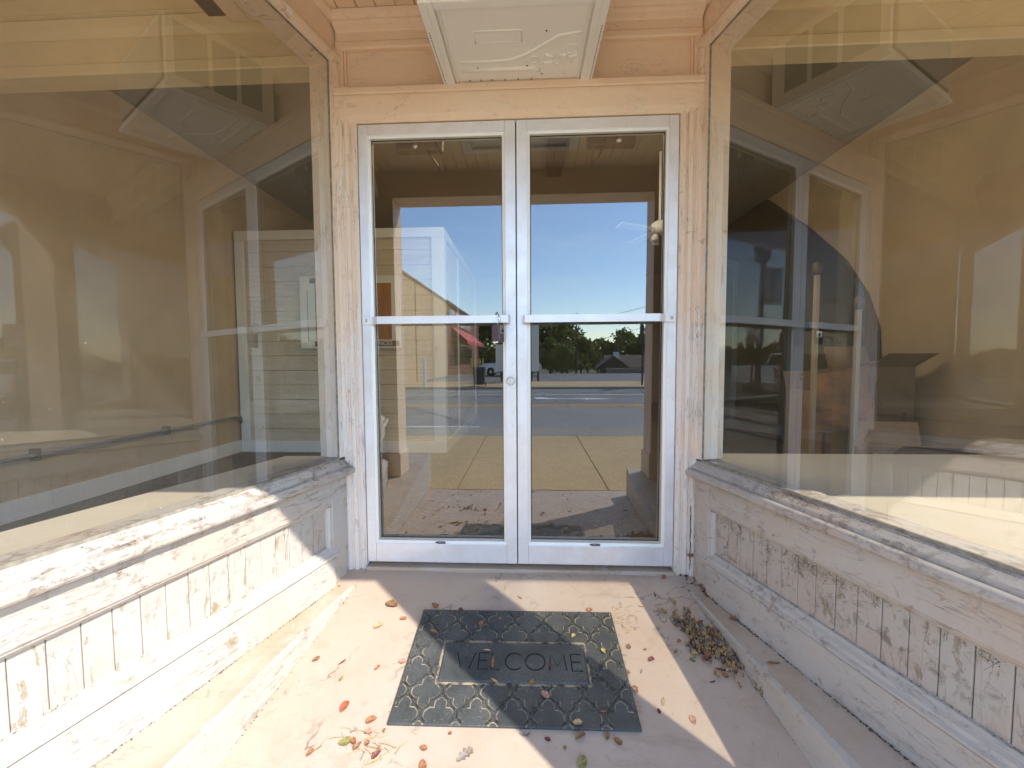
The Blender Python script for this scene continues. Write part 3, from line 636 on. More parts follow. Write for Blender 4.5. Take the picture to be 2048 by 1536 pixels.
# ------------------------------------------------------------------ air conditioner through the transom
A = thing("air_conditioner", "cream white window air conditioner sticking out above the glass doors", "air conditioner", (.01, -.25, 2.25))
def ACF(u, wd, z):          # u across, wd 0 at wall .. towards street, z from bottom plane
    return Vector((.01+u, -.02-wd, 2.262-.062*wd+z))
def abox(m, u0, u1, w0, w1, z0, z1): m.box(ACF, u0, u1, w0, w1, z0, z1)
D_ = .47; H_ = .34; W_ = .335
m = MB(); abox(m, -W_+.004, W_-.004, .0, D_-.01, .016, H_); m.build("case", M['ac'], A, bevel=.003)
m = MB()
abox(m, -W_, -W_+.052, 0, D_, 0, .0155); abox(m, W_-.052, W_, 0, D_, 0, .0155); abox(m, -W_+.0525, W_-.0525, D_-.036, D_, .0, .0155)
m.build("bottom_rail", M['ac'], A, bevel=.003)
m = MB()
for s in (-1, 1):
    m = MB(); abox(m, min(s*(W_-.066), s*(W_-.060)), max(s*(W_-.066), s*(W_-.060)), 0, D_-.04, .006, .0158)
    m.build("rail_ridge", M['ac'], A, bevel=.001)
    m = MB(); abox(m, min(s*(W_-.030), s*(W_-.026)), max(s*(W_-.030), s*(W_-.026)), 0, D_-.01, -.004, -.0002); m.build("rail_ridge", M['ac'], A, bevel=.001)
m = MB()
def rib(pts, r): m.tube([ACF(u, wd, .016) for u, wd in pts], r, 8)
rib([(-.16, .31), (.02, .31), (.025, .305), (.025, .25)], .004); rib([(-.16, .31), (-.16, .25)], .003); rib([(-.16, .25), (.025, .25)], .0016)
rib([(-.24, .145), (-.1, .145), (-.02, .15), (.05, .185), (.11, .23), (.17, .275), (.26, .29)], .006)
rib([(-.24, .095), (.07, .095), (.10, .08)], .010)
rib([(.12, .175), (.16, .155)], .008); rib([(.18, .16), (.21, .17)], .007); rib([(.215, .15), (.255, .165)], .007); rib([(.11, .125), (.16, .125)], .007); rib([(.17, .11), (.18, .118)], .006)
rib([(.235, .115), (.24, .14)], .003); rib([(.195, .085), (.2, .06), (.215, .05)], .003)
for i in range(12):
    a = math.pi*2*i/12; 
rib([(.07+.02*math.cos(math.pi*2*i/14), .145+.02*math.sin(math.pi*2*i/14)) for i in range(15)], .003)
rib([(.225+.025*math.cos(math.pi*2*i/14), .20+.025*math.sin(math.pi*2*i/14)) for i in range(15)], .003)
m.build("pressed_rib", M['ac'], A, smooth=True)
m = MB()
for s in (-1, 1):
    for i in range(26): m.lathe(ACF(s*(W_-.010), .02+i*.0125, -.0002), (0, 0, -1), [(.0026, 0), (.0026, .0006)], 8)
for u, wd in ((-.17, .105), (.045, .11), (.11, .055), (.12, .30)):
    m2 = MB(); m2.lathe(ACF(u, wd, .0155), (0, 0, -1), [(.0035, 0), (.003, .002)], 8); m2.build("screw", M['gap'], A)
m.build("rail_holes", M['gap'], A)
for u in (-.22, -.17, -.12, -.06, 0, .06):
    m = MB(); m.tube([ACF(u, .0, .0155), ACF(u+.005, .028, .0155)], .002, 5); m.build("rust_streak", M['gap'], A)
m = MB(); abox(m, .12, .27, .0, .016, .005, .0159); m.build("dark_slot", M['gap'], A)
for s in (-1, 1):
    m = MB()
    for k, (w0, w1) in enumerate(((.06, .16), (.18, .28), (.30, .43))):
        abox(m, min(s*(W_-.006), s*(W_-.003)), max(s*(W_-.006), s*(W_-.003)), w0, w1, .06, .30)
    m.build("side_vent", plain("grey green vent mesh", (.16, .17, .14), .7), A)
m = MB()
for j in range(44): abox(m, -.28+j*.0128, -.28+j*.0128+.004, D_-.010, D_+.001, .05, .30)
m.build("rear_fin", M['bead'], A)
m = MB(); abox(m, -.30, .30, D_-.0098, D_-.006, .04, .31); m.build("coil", M['gap'], A)

# ------------------------------------------------------------------ padlock on the left push bar
P = thing("padlock", "dark weathered key safe padlock hanging on the push bar of the left door", "padlock", (-.085, -.06, 1.13))
ca, sa = math.cos(rad(-32)), math.sin(rad(-32))
PF = frame((-.085, -.068, 0), (ca, sa, 0), (-sa, ca, 0))
m = MB(); m.box(PF, -.0245, .0245, -.0185, .0185, 1.085, 1.166); m.build("lock_body", plain("scuffed plum plastic", (.10, .075, .085), .5, var=.3, scale=60), P, bevel=.006, seg=3)
m = MB(); m.box(PF, .0246, .0262, -.012, .013, 1.125, 1.160); m.build("dial_plate", M['steel'], P, bevel=.002)
m = MB(); m.box(PF, -.015, .016, -.0201, -.0186, 1.082, 1.088); m.build("bottom_trim", M['steel'], P)
m = MB(); m.lathe(PF(.0262, .0, 1.138), (ca, sa, 0), [(.008, 0), (.008, .003), (.006, .004)], 16); m.build("dial", M['black'], P)
m = MB()
sh = [PF(0, -.013, 1.160), PF(0, -.013, 1.20), PF(0, -.010, 1.216), PF(0, -.004, 1.2245), PF(0, .004, 1.2245), PF(0, .011, 1.216), PF(0, .014, 1.20), PF(0, .014, 1.160)]
Q = frame((-.088, -.052, 0), (.55, 0, 0), (0, 1, 0))
sh = [Q(.02, -.014, 1.162), Q(.018, -.0145, 1.195), Q(.012, -.012, 1.214), Q(.0, -.002, 1.224), Q(-.012, .010, 1.222), Q(-.02, .0245, 1.21), Q(-.016, .026, 1.19), Q(.01, .012, 1.168), Q(.02, -.004, 1.16)]
m.tube(sh, .0042, 10); m.build("shackle", M['steel'], P, smooth=True)

# ------------------------------------------------------------------ doormat
MO = Vector((.0045, -.503, rz(-.503))); MU = Vector((.99995, .0085, .0016)).normalized()
MV = Vector((.0085, -1, -.18)); MV = (MV-MU*MV.dot(MU)).normalized(); MN = MU.cross(-MV).normalized()
if MN.z < 0: MN = -MN
def MP(u, v, h): return MO+MU*u+MV*v+MN*h
HW, HV = .398, .231
mat_ = thing("doormat", "black rubber welcome mat with sand filled quatrefoil pattern before the doors", "doormat", MO)
m = MB(); T_ = .010
m.hexa([MP(-HW, -HV, .001), MP(HW, -HV, .001), MP(HW, HV, .001), MP(-HW, HV, .001)], [MP(-HW, -HV, T_), MP(HW, -HV, T_), MP(HW, HV, T_), MP(-HW, HV, T_)])
m.build("rubber_base", M['rubber'], mat_, bevel=.003)
PU0, PU1, PV0, PV1 = -.268, .258, -.068, .089
m = MB()
m.hexa([MP(PU0, PV0, T_-.001), MP(PU1, PV0, T_-.001), MP(PU1, PV1, T_-.001), MP(PU0, PV1, T_-.001)], [MP(PU0+.003, PV0+.003, T_+.004), MP(PU1-.003, PV0+.003, T_+.004), MP(PU1-.003, PV1-.003, T_+.004), MP(PU0+.003, PV1-.003, T_+.004)])
m.build("word_plate", M['rubber'], mat_, bevel=.001)
def ribbon(m, pts, wd, h0, h1):
    n = len(pts)
    if n < 2: return
    rows = []
    for i, (u, v) in enumerate(pts):
        a, b = pts[max(i-1, 0)], pts[min(i+1, n-1)]; dx, dy = b[0]-a[0], b[1]-a[1]; l = math.hypot(dx, dy) or 1; nx, ny = -dy/l*wd/2, dx/l*wd/2
        rows.append([MP(u+nx, v+ny, h0), MP(u+nx*.75, v+ny*.75, h1), MP(u-nx*.75, v-ny*.75, h1), MP(u-nx, v-ny, h0)])
    base = len(m.v)
    for r in rows: m.v += r
    for i in range(n-1):
        for k in range(3): m.f.append((base+i*4+k, base+i*4+k+1, base+(i+1)*4+k+1, base+(i+1)*4+k))
    m.f.append((base, base+1, base+2, base+3)); m.f.append((base+(n-1)*4+3, base+(n-1)*4+2, base+(n-1)*4+1, base+(n-1)*4))
def lattice(offset):
    segs = []
    for k in range(-1, 8):
        for i in range(-6, 8):
            cu, cv = -.30+.118*i+(.059 if k % 2 else 0)+offset, -.178+.0755*k; cur = []
            for q in range(0, 97):
                th = 2*math.pi*q/96; r = .60+.40*abs(math.cos(2*th))**.75
                u, v = cu+.0545*r*math.cos(th), cv+.0605*r*math.sin(th)
                inside = abs(u) < HW-.007 and abs(v) < HV-.005 and not (PU0-.010 < u < PU1+.010 and PV0-.010 < v < PV1+.010)
                if inside: cur.append((u, v))
                else:
                    if len(cur) > 2: segs.append(cur)
                    cur = []
            if len(cur) > 2: segs.append(cur)
    return segs
m = MB()
for sgm in lattice(0): ribbon(m, sgm, .0175, T_-.001, T_+.0006)
for a, b in (((PU0-.006, PV0-.006), (PU1+.006, PV0-.006)), ((PU1+.006, PV0-.006), (PU1+.006, PV1+.006)), ((PU1+.006, PV1+.006), (PU0-.006, PV1+.006)), ((PU0-.006, PV1+.006), (PU0-.006, PV0-.006))):
    ribbon(m, [a, b], .010, T_-.001, T_+.0008)
m.build("sand_groove", M['sand'], mat_)
m = MB()
for sgm in lattice(0): ribbon(m, sgm, .0078, T_, T_+.0040)
for u, v in ((-.292, .075), (.285, .062)):
    ribbon(m, [(u+.013*math.cos(a*math.pi/10), v+.013*math.sin(a*math.pi/10)) for a in range(21)], .004, T_, T_+.003)
m.build("raised_line", M['rubber'], mat_)
glyph = {'W': [[(0, 1), (.28, 0), (.5, .72), (.72, 0), (1, 1)]], 'E': [[(.8, 1), (0, 1), (0, 0), (.8, 0)], [(0, .52), (.68, .52)]], 'L': [[(0, 1), (0, 0), (.75, 0)]],
         'C': [[(.5+.5*math.cos(rad(a)), .5+.5*math.sin(rad(a))) for a in range(48, 313, 12)]], 'O': [[(.5+.5*math.cos(rad(a)), .5+.5*math.sin(rad(a))) for a in range(0, 361, 12)]],
         'M': [[(0, 0), (.08, 1), (.5, .25), (.92, 1), (1, 0)]]}
m = MB(); cur = -.215; hl = .066
for ch, wd, ad in (('W', .068, .082), ('E', .045, .048), ('L', .040, .050), ('C', .066, .074), ('O', .070, .086), ('M', .060, .080), ('E', .048, .05)):
    for st in glyph[ch]: ribbon(m, [(cur+x*wd, .043-y*hl) for x, y in st], .0062, T_+.003, T_+.0047)
    cur += ad
m.build("lettering", M['letter'], mat_)

# ------------------------------------------------------------------ fallen leaves
def onramp(x, y, onmat):
    if onmat: 
        u = x-MO.x; return MP(u, (MO.y-y)/ -MV.y if MV.y else 0, T_+.004)
    return Vector((x, y, rzz(x, y)))
def leaf_mesh(r, shape, rd):
    """curled leaf of half length r"""
    nl, nw = 9, 5; vs = []; fs = []
    asp = dict(oval=.62, long=.22, curl=.55, scrap=.6, oak=.55, round=.9)[shape]; cl = dict(oval=.25, long=.25, curl=.75, scrap=.35, oak=.18, round=.35)[shape]*rd.uniform(.7, 1.3)
    bend = rd.uniform(-.2, .5)*(1.4 if shape == 'curl' else .7)
    for i in range(nl):
        t = -1+2*i/(nl-1); wv = asp*(max(0, 1-t*t)**.6)*(1-.25*t)
        if shape == 'oak': wv *= 1 if i % 2 else .42
        if shape in ('scrap', 'curl'): wv *= rd.uniform(.7, 1.15)
        for j in range(nw):
            q = -1+2*j/(nw-1); x = t+rd.uniform(-.03, .03); y = q*wv
            z = cl*(q*q)*wv*1.1+bend*t*t*.35+rd.uniform(-.02, .02)
            vs.append((x*r, y*r, z*r))
    for i in range(nl-1):
        for j in range(nw-1): fs.append((i*nw+j, i*nw+j+1, (i+1)*nw+j+1, (i+1)*nw+j))
    zmin = min(v[2] for v in vs); vs = [(x, y, z-zmin) for x, y, z in vs]
    return vs, fs
SN = Vector((0, -.18, 1)).normalized()
LEAVES = [(-0.546, -0.253, 0.0328, 'brown', 'curl', 0),
          (-0.562, -0.361, 0.0226, 'tan', 'oval', 0),
          (-0.237, -0.269, 0.0129, 'maroon', 'oval', 0),
          (-0.472, -0.323, 0.0168, 'rust', 'scrap', 0),
          (-0.14, -0.355, 0.0163, 'rust', 'oval', 1),
          (-0.324, -0.401, 0.0159, 'rust', 'curl', 1),
          (-0.354, -0.25, 0.0218, 'rust', 'scrap', 0),
          (-0.103, -0.474, 0.017, 'tan', 'long', 1),
          (-0.076, -0.522, 0.0273, 'rust', 'long', 1),
          (0.066, -0.594, 0.0138, 'rust', 'oval', 1),
          (-0.062, -0.594, 0.0208, 'tan', 'long', 1),
          (0.131, -0.529, 0.0108, 'maroon', 'oval', 1),
          (0.109, -0.634, 0.0184, 'pink', 'oval', 1),
          (0.293, -0.682, 0.0128, 'red', 'long', 1),
          (0.207, -0.717, 0.0156, 'tan', 'oval', 1),
          (0.334, -0.463, 0.0131, 'yellow', 'scrap', 1),
          (0.015, -0.192, 0.0156, 'tan', 'long', 0),
          (0.315, -0.259, 0.017, 'rust', 'curl', 0),
          (0.448, -0.362, 0.0179, 'tan', 'long', 0),
          (0.436, -0.428, 0.0134, 'brown', 'oval', 0),
          (0.506, -0.482, 0.0147, 'maroon', 'curl', 0),
          (0.409, -0.531, 0.0089, 'rust', 'oval', 0),
          (0.416, -0.595, 0.0153, 'pink', 'curl', 0),
          (0.574, -0.686, 0.0158, 'pink', 'oval', 0),
          (0.476, -0.662, 0.0097, 'maroon', 'oval', 0),
          (0.5, -0.631, 0.0166, 'tan', 'long', 0),
          (0.212, -0.745, 0.0199, 'brown', 'curl', 0),
          (0.295, -0.742, 0.0122, 'brown', 'oval', 0),
          (0.324, -0.754, 0.0151, 'brown', 'oval', 0),
          (0.21, -0.812, 0.0217, 'olive', 'oval', 0),
          (0.112, -0.756, 0.0106, 'maroon', 'oval', 0),
          (0.043, -0.742, 0.017, 'grey', 'oval', 0),
          (-0.133, -0.805, 0.0295, 'grey', 'oak', 0),
          (-0.118, -0.797, 0.0104, 'rust', 'oval', 0),
          (-0.26, -0.791, 0.0135, 'rust', 'oval', 0),
          (-0.25, -0.835, 0.0173, 'rust', 'oval', 0),
          (-0.448, -0.719, 0.0192, 'rust', 'oval', 0),
          (-0.443, -0.755, 0.014, 'pink', 'curl', 0),
          (-0.49, -0.751, 0.0125, 'grey', 'curl', 0),
          (-0.394, -0.814, 0.0163, 'maroon', 'curl', 0),
          (-0.434, -0.784, 0.0091, 'brown', 'round', 0),
          (-0.46, -0.794, 0.0151, 'brown', 'curl', 0),
          (-0.504, -0.783, 0.0213, 'olive', 'oval', 0),
          (-0.478, -0.782, 0.0137, 'rust', 'curl', 0),
          (-0.554, -0.681, 0.0215, 'red', 'oval', 0),
          (-0.596, -0.814, 0.0134, 'rust', 'oval', 0),
          (-0.575, -0.801, 0.009, 'brown', 'long', 0),
          (-0.858, -0.838, 0.0118, 'red', 'long', 0),
          (-0.398, -0.83, 0.0233, 'tan', 'long', 0),
          (-0.74, -0.516, 0.015, 'brown', 'oval', 0),
          (-0.636, -0.526, 0.0166, 'maroon', 'long', 0),
          (-0.609, -0.587, 0.0106, 'olive', 'scrap', 0),
          (-0.414, -0.516, 0.0167, 'pink', 'oval', 0),
          (-0.496, -0.544, 0.0127, 'rust', 'curl', 0),
          (0.655, -0.479, 0.0129, 'green', 'oval', 0),
          (0.67, -0.349, 0.014, 'rust', 'oval', 0),
          (0.636, -0.398, 0.0116, 'rust', 'oval', 0),
          (0.748, -0.534, 0.0123, 'rust', 'round', 0),
          (0.691, -0.559, 0.0139, 'maroon', 'long', 0),
          (0.723, 0.02, 0.0221, 'brown', 'curl', 0),
          (0.696, -0.044, 0.0166, 'rust', 'oval', 0),
          (-0.86, -0.027, 0.0224, 'red', 'oval', 0),
          (0.851, -0.154, 0.0201, 'rust', 'curl', 0),
          (0.739, -0.512, 0.0197, 'maroon', 'long', 0),
          (0.756, -0.456, 0.0167, 'rust', 'curl', 0),
          (0.692, -0.433, 0.0151, 'tan', 'curl', 0),
          (-0.064, -0.328, 0.0103, 'rust', 'scrap', 1),
          (0.229, -0.401, 0.0117, 'yellow', 'oval', 1),
          (-0.055, -0.143, 0.0115, 'tan', 'long', 0),
          (0.495, -0.439, 0.0076, 'brown', 'oval', 0),
          (0.457, -0.528, 0.0107, 'grey', 'long', 0),
          (-0.188, -0.749, 0.0062, 'brown', 'round', 0),
          (-0.396, -0.748, 0.0078, 'brown', 'curl', 0),
          (0.163, -0.777, 0.006, 'brown', 'round', 0),
          (0.538, -0.228, 0.0108, 'tan', 'scrap', 0)]
colname = dict(rust="rust orange", brown="dark brown", tan="pale tan", maroon="maroon", pink="dusty pink", red="bright red", yellow="yellow", olive="olive yellow", grey="grey", green="green")
shname = dict(oval="oval leaf", long="narrow sliver of leaf", curl="curled leaf", scrap="ragged scrap of leaf", oak="lobed oak leaf", round="round leaf")
def zone(x, y, on):
    """where a leaf lies, in words"""
    lr = "left part" if x < -.12 else "right part" if x > .14 else "middle"
    if on: return "on the %s of doormat's %s" % (lr, "back edge" if y > -.44 else "word plate" if y > -.59 and -.26 < x < .26 else "front pattern")
    if y > -.06: return "against the foot of the %s door casing" % ("left" if x < 0 else "right")
    if y > -.27: return "between doors and doormat, %s" % lr
    if y < -.73 and abs(x) < .405: return "just in front of doormat, %s" % lr
    side_ = "left" if x < 0 else "right"
    if abs(x) < .47: return "close to the doormat's %s edge" % side_
    if abs(x) < .60: return "on the ramp a step %s of the doormat" % side_
    if x > .6: return "near the leaf heap right of the doormat"
    return "on bare concrete far left of the doormat"
used = {}
rl = random.Random(11)
for x, y, r, col, sh, on in LEAVES:
    vs, fs = leaf_mesh(r*.95, sh, rl); rot = Matrix.Rotation(rl.uniform(0, 6.28), 3, 'Z'); tilt = Vector((0, 0, 1)).rotation_difference(SN).to_matrix()
    m = MB(); b = Vector((x, y, rz(y)+(.0155 if on else .002))); m.add([tilt @ (rot @ Vector(v)) for v in vs], fs)
    o = m.build("fallen_leaf", M['leaf_'+col], smooth=True); o.location = b
    size = "big " if r > .019 else "tiny " if r < .0105 else ""
    lab = "%s%s %s %s" % (size, colname[col], shname[sh], zone(x, y, on))
    tag(o, lab, "leaf", "fallen leaves around the doormat")
for x, y, z, r, col, sh, lab in ((.898, -.556, -.048, .024, 'rust', 'long', "rust orange twisted leaf sliver on the step under the right bulkhead"), (.884, -.325, -.048, .022, 'rust', 'curl', "rust orange curled leaf on the step beside the right baseboard"),
                                 (.915, -.37, -.048, .022, 'maroon', 'long', "dark maroon leaf sliver wedged along the right baseboard")):
    vs, fs = leaf_mesh(r, sh, rl); rot = Matrix.Rotation(rl.uniform(0, 6.28), 3, 'Z'); m = MB(); m.add([rot @ Vector(v) for v in vs], fs)
    o = m.build("fallen_leaf", M['leaf_'+col], smooth=True); o.location = (x, y, z); tag(o, lab, "leaf", "fallen leaves around the doormat")
vs, fs = leaf_mesh(.017, 'curl', rl); m = MB(); m.add([Vector((v[0], -v[2], v[1])) for v in vs], fs)
o = m.build("fallen_leaf", M['leaf_rust'], smooth=True); o.location = (.822, -.034, .075); tag(o, "rust orange leaf stuck in the crack of the right door casing", "leaf", "fallen leaves around the doormat")
vs, fs = leaf_mesh(.03, 'oval', rl); m = MB(); m.add([Vector((v[1]*.7, -v[2], v[0])) for v in vs], fs)
o = m.build("fallen_leaf", M['leaf_red'], smooth=True); o.location = (-.868, -.098, .0); tag(o, "bright red leaf standing upright at the foot of the left casing", "leaf", "fallen leaves around the doormat")
def scatter(name, label, cat, spots, mats, rmin, rmax, shapes, lift=.018):
    m = MB(); mi = []
    for x, y, z in spots:
        vs, fs = leaf_mesh(rmin+(rmax-rmin)*rl.random()**1.6, rl.choice(shapes), rl); R3 = Matrix.Rotation(rl.uniform(0, 6.28), 3, 'Z') @ Matrix.Rotation(rl.uniform(-.7, .7), 3, 'X') @ Matrix.Rotation(rl.uniform(-.5, .5), 3, 'Y')
        m.add([R3 @ Vector(v)+Vector((x, y, z+rl.uniform(0, lift))) for v in vs], fs); mi += [rl.randrange(len(mats))]*len(fs)
    o = m.build(name, None, smooth=True)
    for k in mats: o.data.materials.append(M['leaf_'+k])
    o.data.polygons.foreach_set('material_index', mi); return tag(o, label, cat, kind='stuff')
sp = []
for i in range(170):
    a = rl.gauss(0, 1); b = rl.gauss(0, 1); x = .742+.050*a+.022*b; y = -.415-.075*b-.016*a
    x = min(x, .765+.125*-y-.004); sp.append((x, y, rz(y)))
scatter("leaf_litter", "heap of brown and tan crumbled leaves beside the right step", "leaf litter", sp, ['brown', 'tan', 'tan', 'tan', 'rust', 'grey', 'tan'], .005, .020, ['curl', 'scrap', 'oval', 'long'], .022)
sp = [(rl.gauss(.862, .016), rl.gauss(-.115, .03), -.047) for i in range(46)]+[(.80+rl.uniform(-.02, .06), -.02-rl.uniform(0, .1), rz(-.05)) for i in range(18)]
scatter("leaf_litter", "crumbled leaf bits gathered in the corner by the right door casing", "leaf litter", sp, ['brown', 'tan', 'rust', 'maroon'], .004, .012, ['curl', 'scrap', 'long'], .008)
sp = [(-rl.gauss(.868, .014), rl.gauss(-.10, .03), -.047) for i in range(30)]
scatter("leaf_litter", "leaf crumbs gathered in the corner by the left door casing", "leaf litter", sp, ['rust', 'tan', 'brown'], .004, .010, ['curl', 'scrap', 'long'], .006)
sp = [(rl.uniform(-.95, .95), rl.uniform(-2.0, -.86), 0) for i in range(90)]+[(rl.gauss(-.45, .12), rl.gauss(-1.25, .1), 0) for i in range(40)]
sp = [(x, y, rz(y)+.001) for x, y, z in sp]
scatter("leaf_litter", "brown leaf crumbs strewn over the outer ramp seen mirrored in the doors", "leaf litter", sp, ['brown', 'tan', 'rust', 'brown'], .006, .02, ['curl', 'scrap', 'oval'], .002)
# dry grass wisps and grit
m = MB()
def wisp(x, y, z, l, k=1):
    a = rl.uniform(0, 6.28); d = Vector((math.cos(a), math.sin(a), 0)); e = Vector((-d.y, d.x, 0))*rl.uniform(-.4, .4)
    p0 = Vector((x, y, z+.001)); m.tube([p0, p0+d*l*.5+e*l*.3+Vector((0, 0, .003)), p0+d*l+e*l], .0007, 4)
for i in range(46): yy = rl.gauss(-.275, .035); wisp(rl.gauss(.445, .03), yy, rz(yy), rl.uniform(.015, .05))
for i in range(60):
    s = rl.choice((-1, 1)); yy = rl.uniform(-.72, -.28); wisp(s*(.398+rl.uniform(0, .012))+.004, yy, rz(yy), rl.uniform(.008, .022))
for i in range(36): yy = rl.gauss(-.79, .03); wisp(rl.gauss(-.42, .05), yy, rz(yy), rl.uniform(.02, .06))
tag(m.build("dry_grass", M['leaf_tan']), "wisps of dry straw around the edges of the doormat", "dry grass", kind='stuff')
m = MB()
def chip(p, r):
    p = Vector(p); vs = [p+Vector((rl.uniform(-r, r), rl.uniform(-r, r), rl.uniform(-r*.4, r*.5))) for _ in range(4)]; m.add(vs, [(0, 1, 2), (0, 2, 3), (0, 3, 1), (1, 3, 2)])
for s in (-1, 1):
    F = side(s)
    for i in range(2600):
        q = rl.random()
        dens = .5+.5*math.sin(i*.05)
        u = rl.uniform(.05, UE)
        if rl.random() > .35+.65*abs(math.sin(u*9+s)): continue
        if q < .30: chip(F(u, .042+abs(rl.gauss(0, .003)), -.0485), rl.uniform(.001, .004 if s < 0 else .006))
        elif q < .55:
            yy = -rl.uniform(.12, 1.8); xi = s*((.74 if s < 0 else .765)+(.128 if s < 0 else .125)*-yy-abs(rl.gauss(0, .005))); chip((xi, yy, rz(yy)+.001), rl.uniform(.001, .0045))
        elif q < .72: chip(F(u, .006+rl.gauss(0, .002), .138), rl.uniform(.001, .0034))
        elif q < .84: chip(F(u, .037+rl.gauss(0, .001), .484), rl.uniform(.001, .003))
        else: chip(F(u, .012+abs(rl.gauss(0, .003)), .520), rl.uniform(.0008, .0022))
for i in range(420):
    x = rl.uniform(-.84, .84); q = rl.random()
    if q < .6: chip((x, -.013-abs(rl.gauss(0, .003)), 2.2775), rl.uniform(.0008, .003))
    else: chip((x, -.043-rl.uniform(0, .004), 2.238+rl.gauss(0, .0015)), rl.uniform(.0006, .0018))
for i in range(260): x = rl.uniform(-.82, .82); chip((x, rl.choice((-.0145, -.041, -.007)), rl.choice((2.4925, 2.5745, 2.5005))), rl.uniform(.0006, .0016))
for i in range(140): x = rl.uniform(-.74, .74); chip((x, -.10-abs(rl.gauss(0, .005)), rz(-.10)+.001), rl.uniform(.0008, .0025))
for i in range(420): x, y = rl.uniform(-.85, .85), rl.uniform(-.95, -.12); chip((x, y, rzz(x, y)+.0006), rl.uniform(.0006, .0018))
tag(m.build("grit", plain("dark dirt grains", (.11, .08, .05), .95, var=.4, scale=80, bmp=0)), "dark grit lodged along the joints of steps, boards and ramp", "grit", kind='stuff')

m = MB(); F = side(1)
for c0, n in ((.20, 26), (.36, 34), (.50, 60), (.56, 70), (.63, 60), (.72, 40), (.98, 30), (.16, 14)):
    for i in range(n):
        u = c0+rl.gauss(0, .025); z = .318-abs(rl.gauss(0, .012)); p = F(u, .012+rl.uniform(-.008, .006), z)
        if rl.random() < .72: chip(p, rl.uniform(.0010, .0032))
        else: m.tube([p, p+Vector((rl.gauss(0, .008), rl.gauss(0, .008), rl.gauss(-.006, .01))), p+Vector((rl.gauss(0, .016), rl.gauss(0, .016), rl.gauss(-.012, .012)))], .00028, 3)
tag(m.build("cobweb", plain("dusty cobweb brown", (.13, .085, .045), .95, bmp=0)), "dirty brown cobwebs clinging under the right bulkhead's panel edge", "cobweb", kind='stuff')

# ------------------------------------------------------------------ inside the shop
K = thing("shiplap_partition", "white framed partition clad in pale horizontal boards behind the left window", "partition", (-2.05, 2.45, 0))
m = MB(); z = .0; k = 0
for (xa, xb) in ((-3.225, -.885),):
    z = .10
    while z < 2.40: m.box(FW, xa+.01, xb-.01, 2.452, 2.47, z+.0015, min(z+.163, 2.41)); z += .165
m.build("board_front", M['shiplap'], K, bevel=.003)
m = MB(); z = .10
while z < 2.40: m.box(FW, -.905, -.887, 2.472, 4.95, z+.0015, min(z+.163, 2.41)); z += .165
m.build("board_side", M['shiplap'], K, bevel=.003)
m = MB(); m.box(FW, -3.226, -.8845, 2.43, 2.4515, -.005, .125); m.box(FW, -3.226, -.8845, 2.43, 2.4515, 2.372, 2.475)
m.box(FW, -3.2258, -3.125, 2.4305, 2.451, .1255, 2.3715); m.box(FW, -1.005, -.8848, 2.4305, 2.451, .1255, 2.3715)
m.build("front_trim", M['whitetrim'], K, bevel=.003)
m = MB(); m.box(FW, -.8868, -.866, 2.4305, 2.55, -.005, 2.475); m.box(FW, -.8867, -.8665, 2.5505, 4.93, -.005, .125); m.box(FW, -.8867, -.8665, 2.5505, 4.93, 2.372, 2.475); m.box(FW, -.8868, -.866, 4.9305, 5.03, -.005, 2.475)
m.box(FW, -.8867, -.8667, 3.30, 3.36, .13, 2.37)
m.build("side_trim", M['whitetrim'], K, bevel=.003)
m = MB(); m.box(FW, -3.22, -.89, 2.4725, 5.0, 2.40, 2.46); m.build("top_board", M['whitetrim'], K)
Q_ = thing("poster", "white matted brown poster with dark lettered strips on the shiplap partition", "poster", (-1.92, 2.425, 1.56))
m = MB(); m.box(FW, -2.485, -1.350, 2.418, 2.4295, 1.168, 1.962); m.build("mat_board", M['white'], Q_, bevel=.002)
def posterpic():
    m, nt, bs = mat("brown printed picture"); v = coords(nt); sp = N(nt, "SeparateXYZ"); L(nt, v, sp.inputs[0])
    f = noise(nt, coords(nt, (9, 1, 1.2)), 2.5, 6, .6, .6)
    col = mix(nt, ramp(nt, f, .35, .65), (.42, .17, .035), (.27, .10, .02)); g = noise(nt, v, 5, 6)
    gray = mix(nt, ramp(nt, g, .4, .6), (.34, .26, .21), (.28, .20, .15))
    hl = math_(nt, 'ADD', ramp(nt, sp.outputs[2], -.12, -.06), 0); rt = ramp(nt, sp.outputs[0], -.02, .04)
    L(nt, mix(nt, math_(nt, 'MULTIPLY', hl, math_(nt, 'SUBTRACT', 1.0, rt)), col, gray), bs.inputs["Base Color"]); return m
m = MB(); m.box(FW, -2.31, -1.455, 2.414, 2.4178, 1.262, 1.88); m.build("picture", posterpic(), Q_)
m = MB(); m.box(FW, -2.40, -2.397, 2.415, 2.4178, 1.25, 1.82); m.build("rule_line", M['gap'], Q_)
ds = plain("dark bronze strip", (.16, .12, .06), .6)
m = MB(); m.box(FW, -2.365, -1.95, 2.413, 2.4177, 1.888, 1.942); m.build("word_strip", ds, Q_)
m = MB(); m.box(FW, -2.325, -1.375, 2.413, 2.4177, 1.188, 1.248); m.build("word_strip", ds, Q_)
text_mesh("CHURCH", .062, M['white'], "lettering", Q_, (-2.155, 2.4115, 1.915), (1, 0, 0), (0, 0, 1), .001, 1.15)
text_mesh("HOUSE", .062, M['white'], "lettering", Q_, (-2.19, 2.4115, 1.218), (1, 0, 0), (0, 0, 1), .001, 1.05)
text_mesh("CONFERENCES", .062, M['white'], "lettering", Q_, (-1.67, 2.4115, 1.218), (1, 0, 0), (0, 0, 1), .001, 1.05)
pp = thing("wall_pipe", "thin grey conduit pipe clipped along the left shop wall", "pipe", (-3.2, 1, .4))
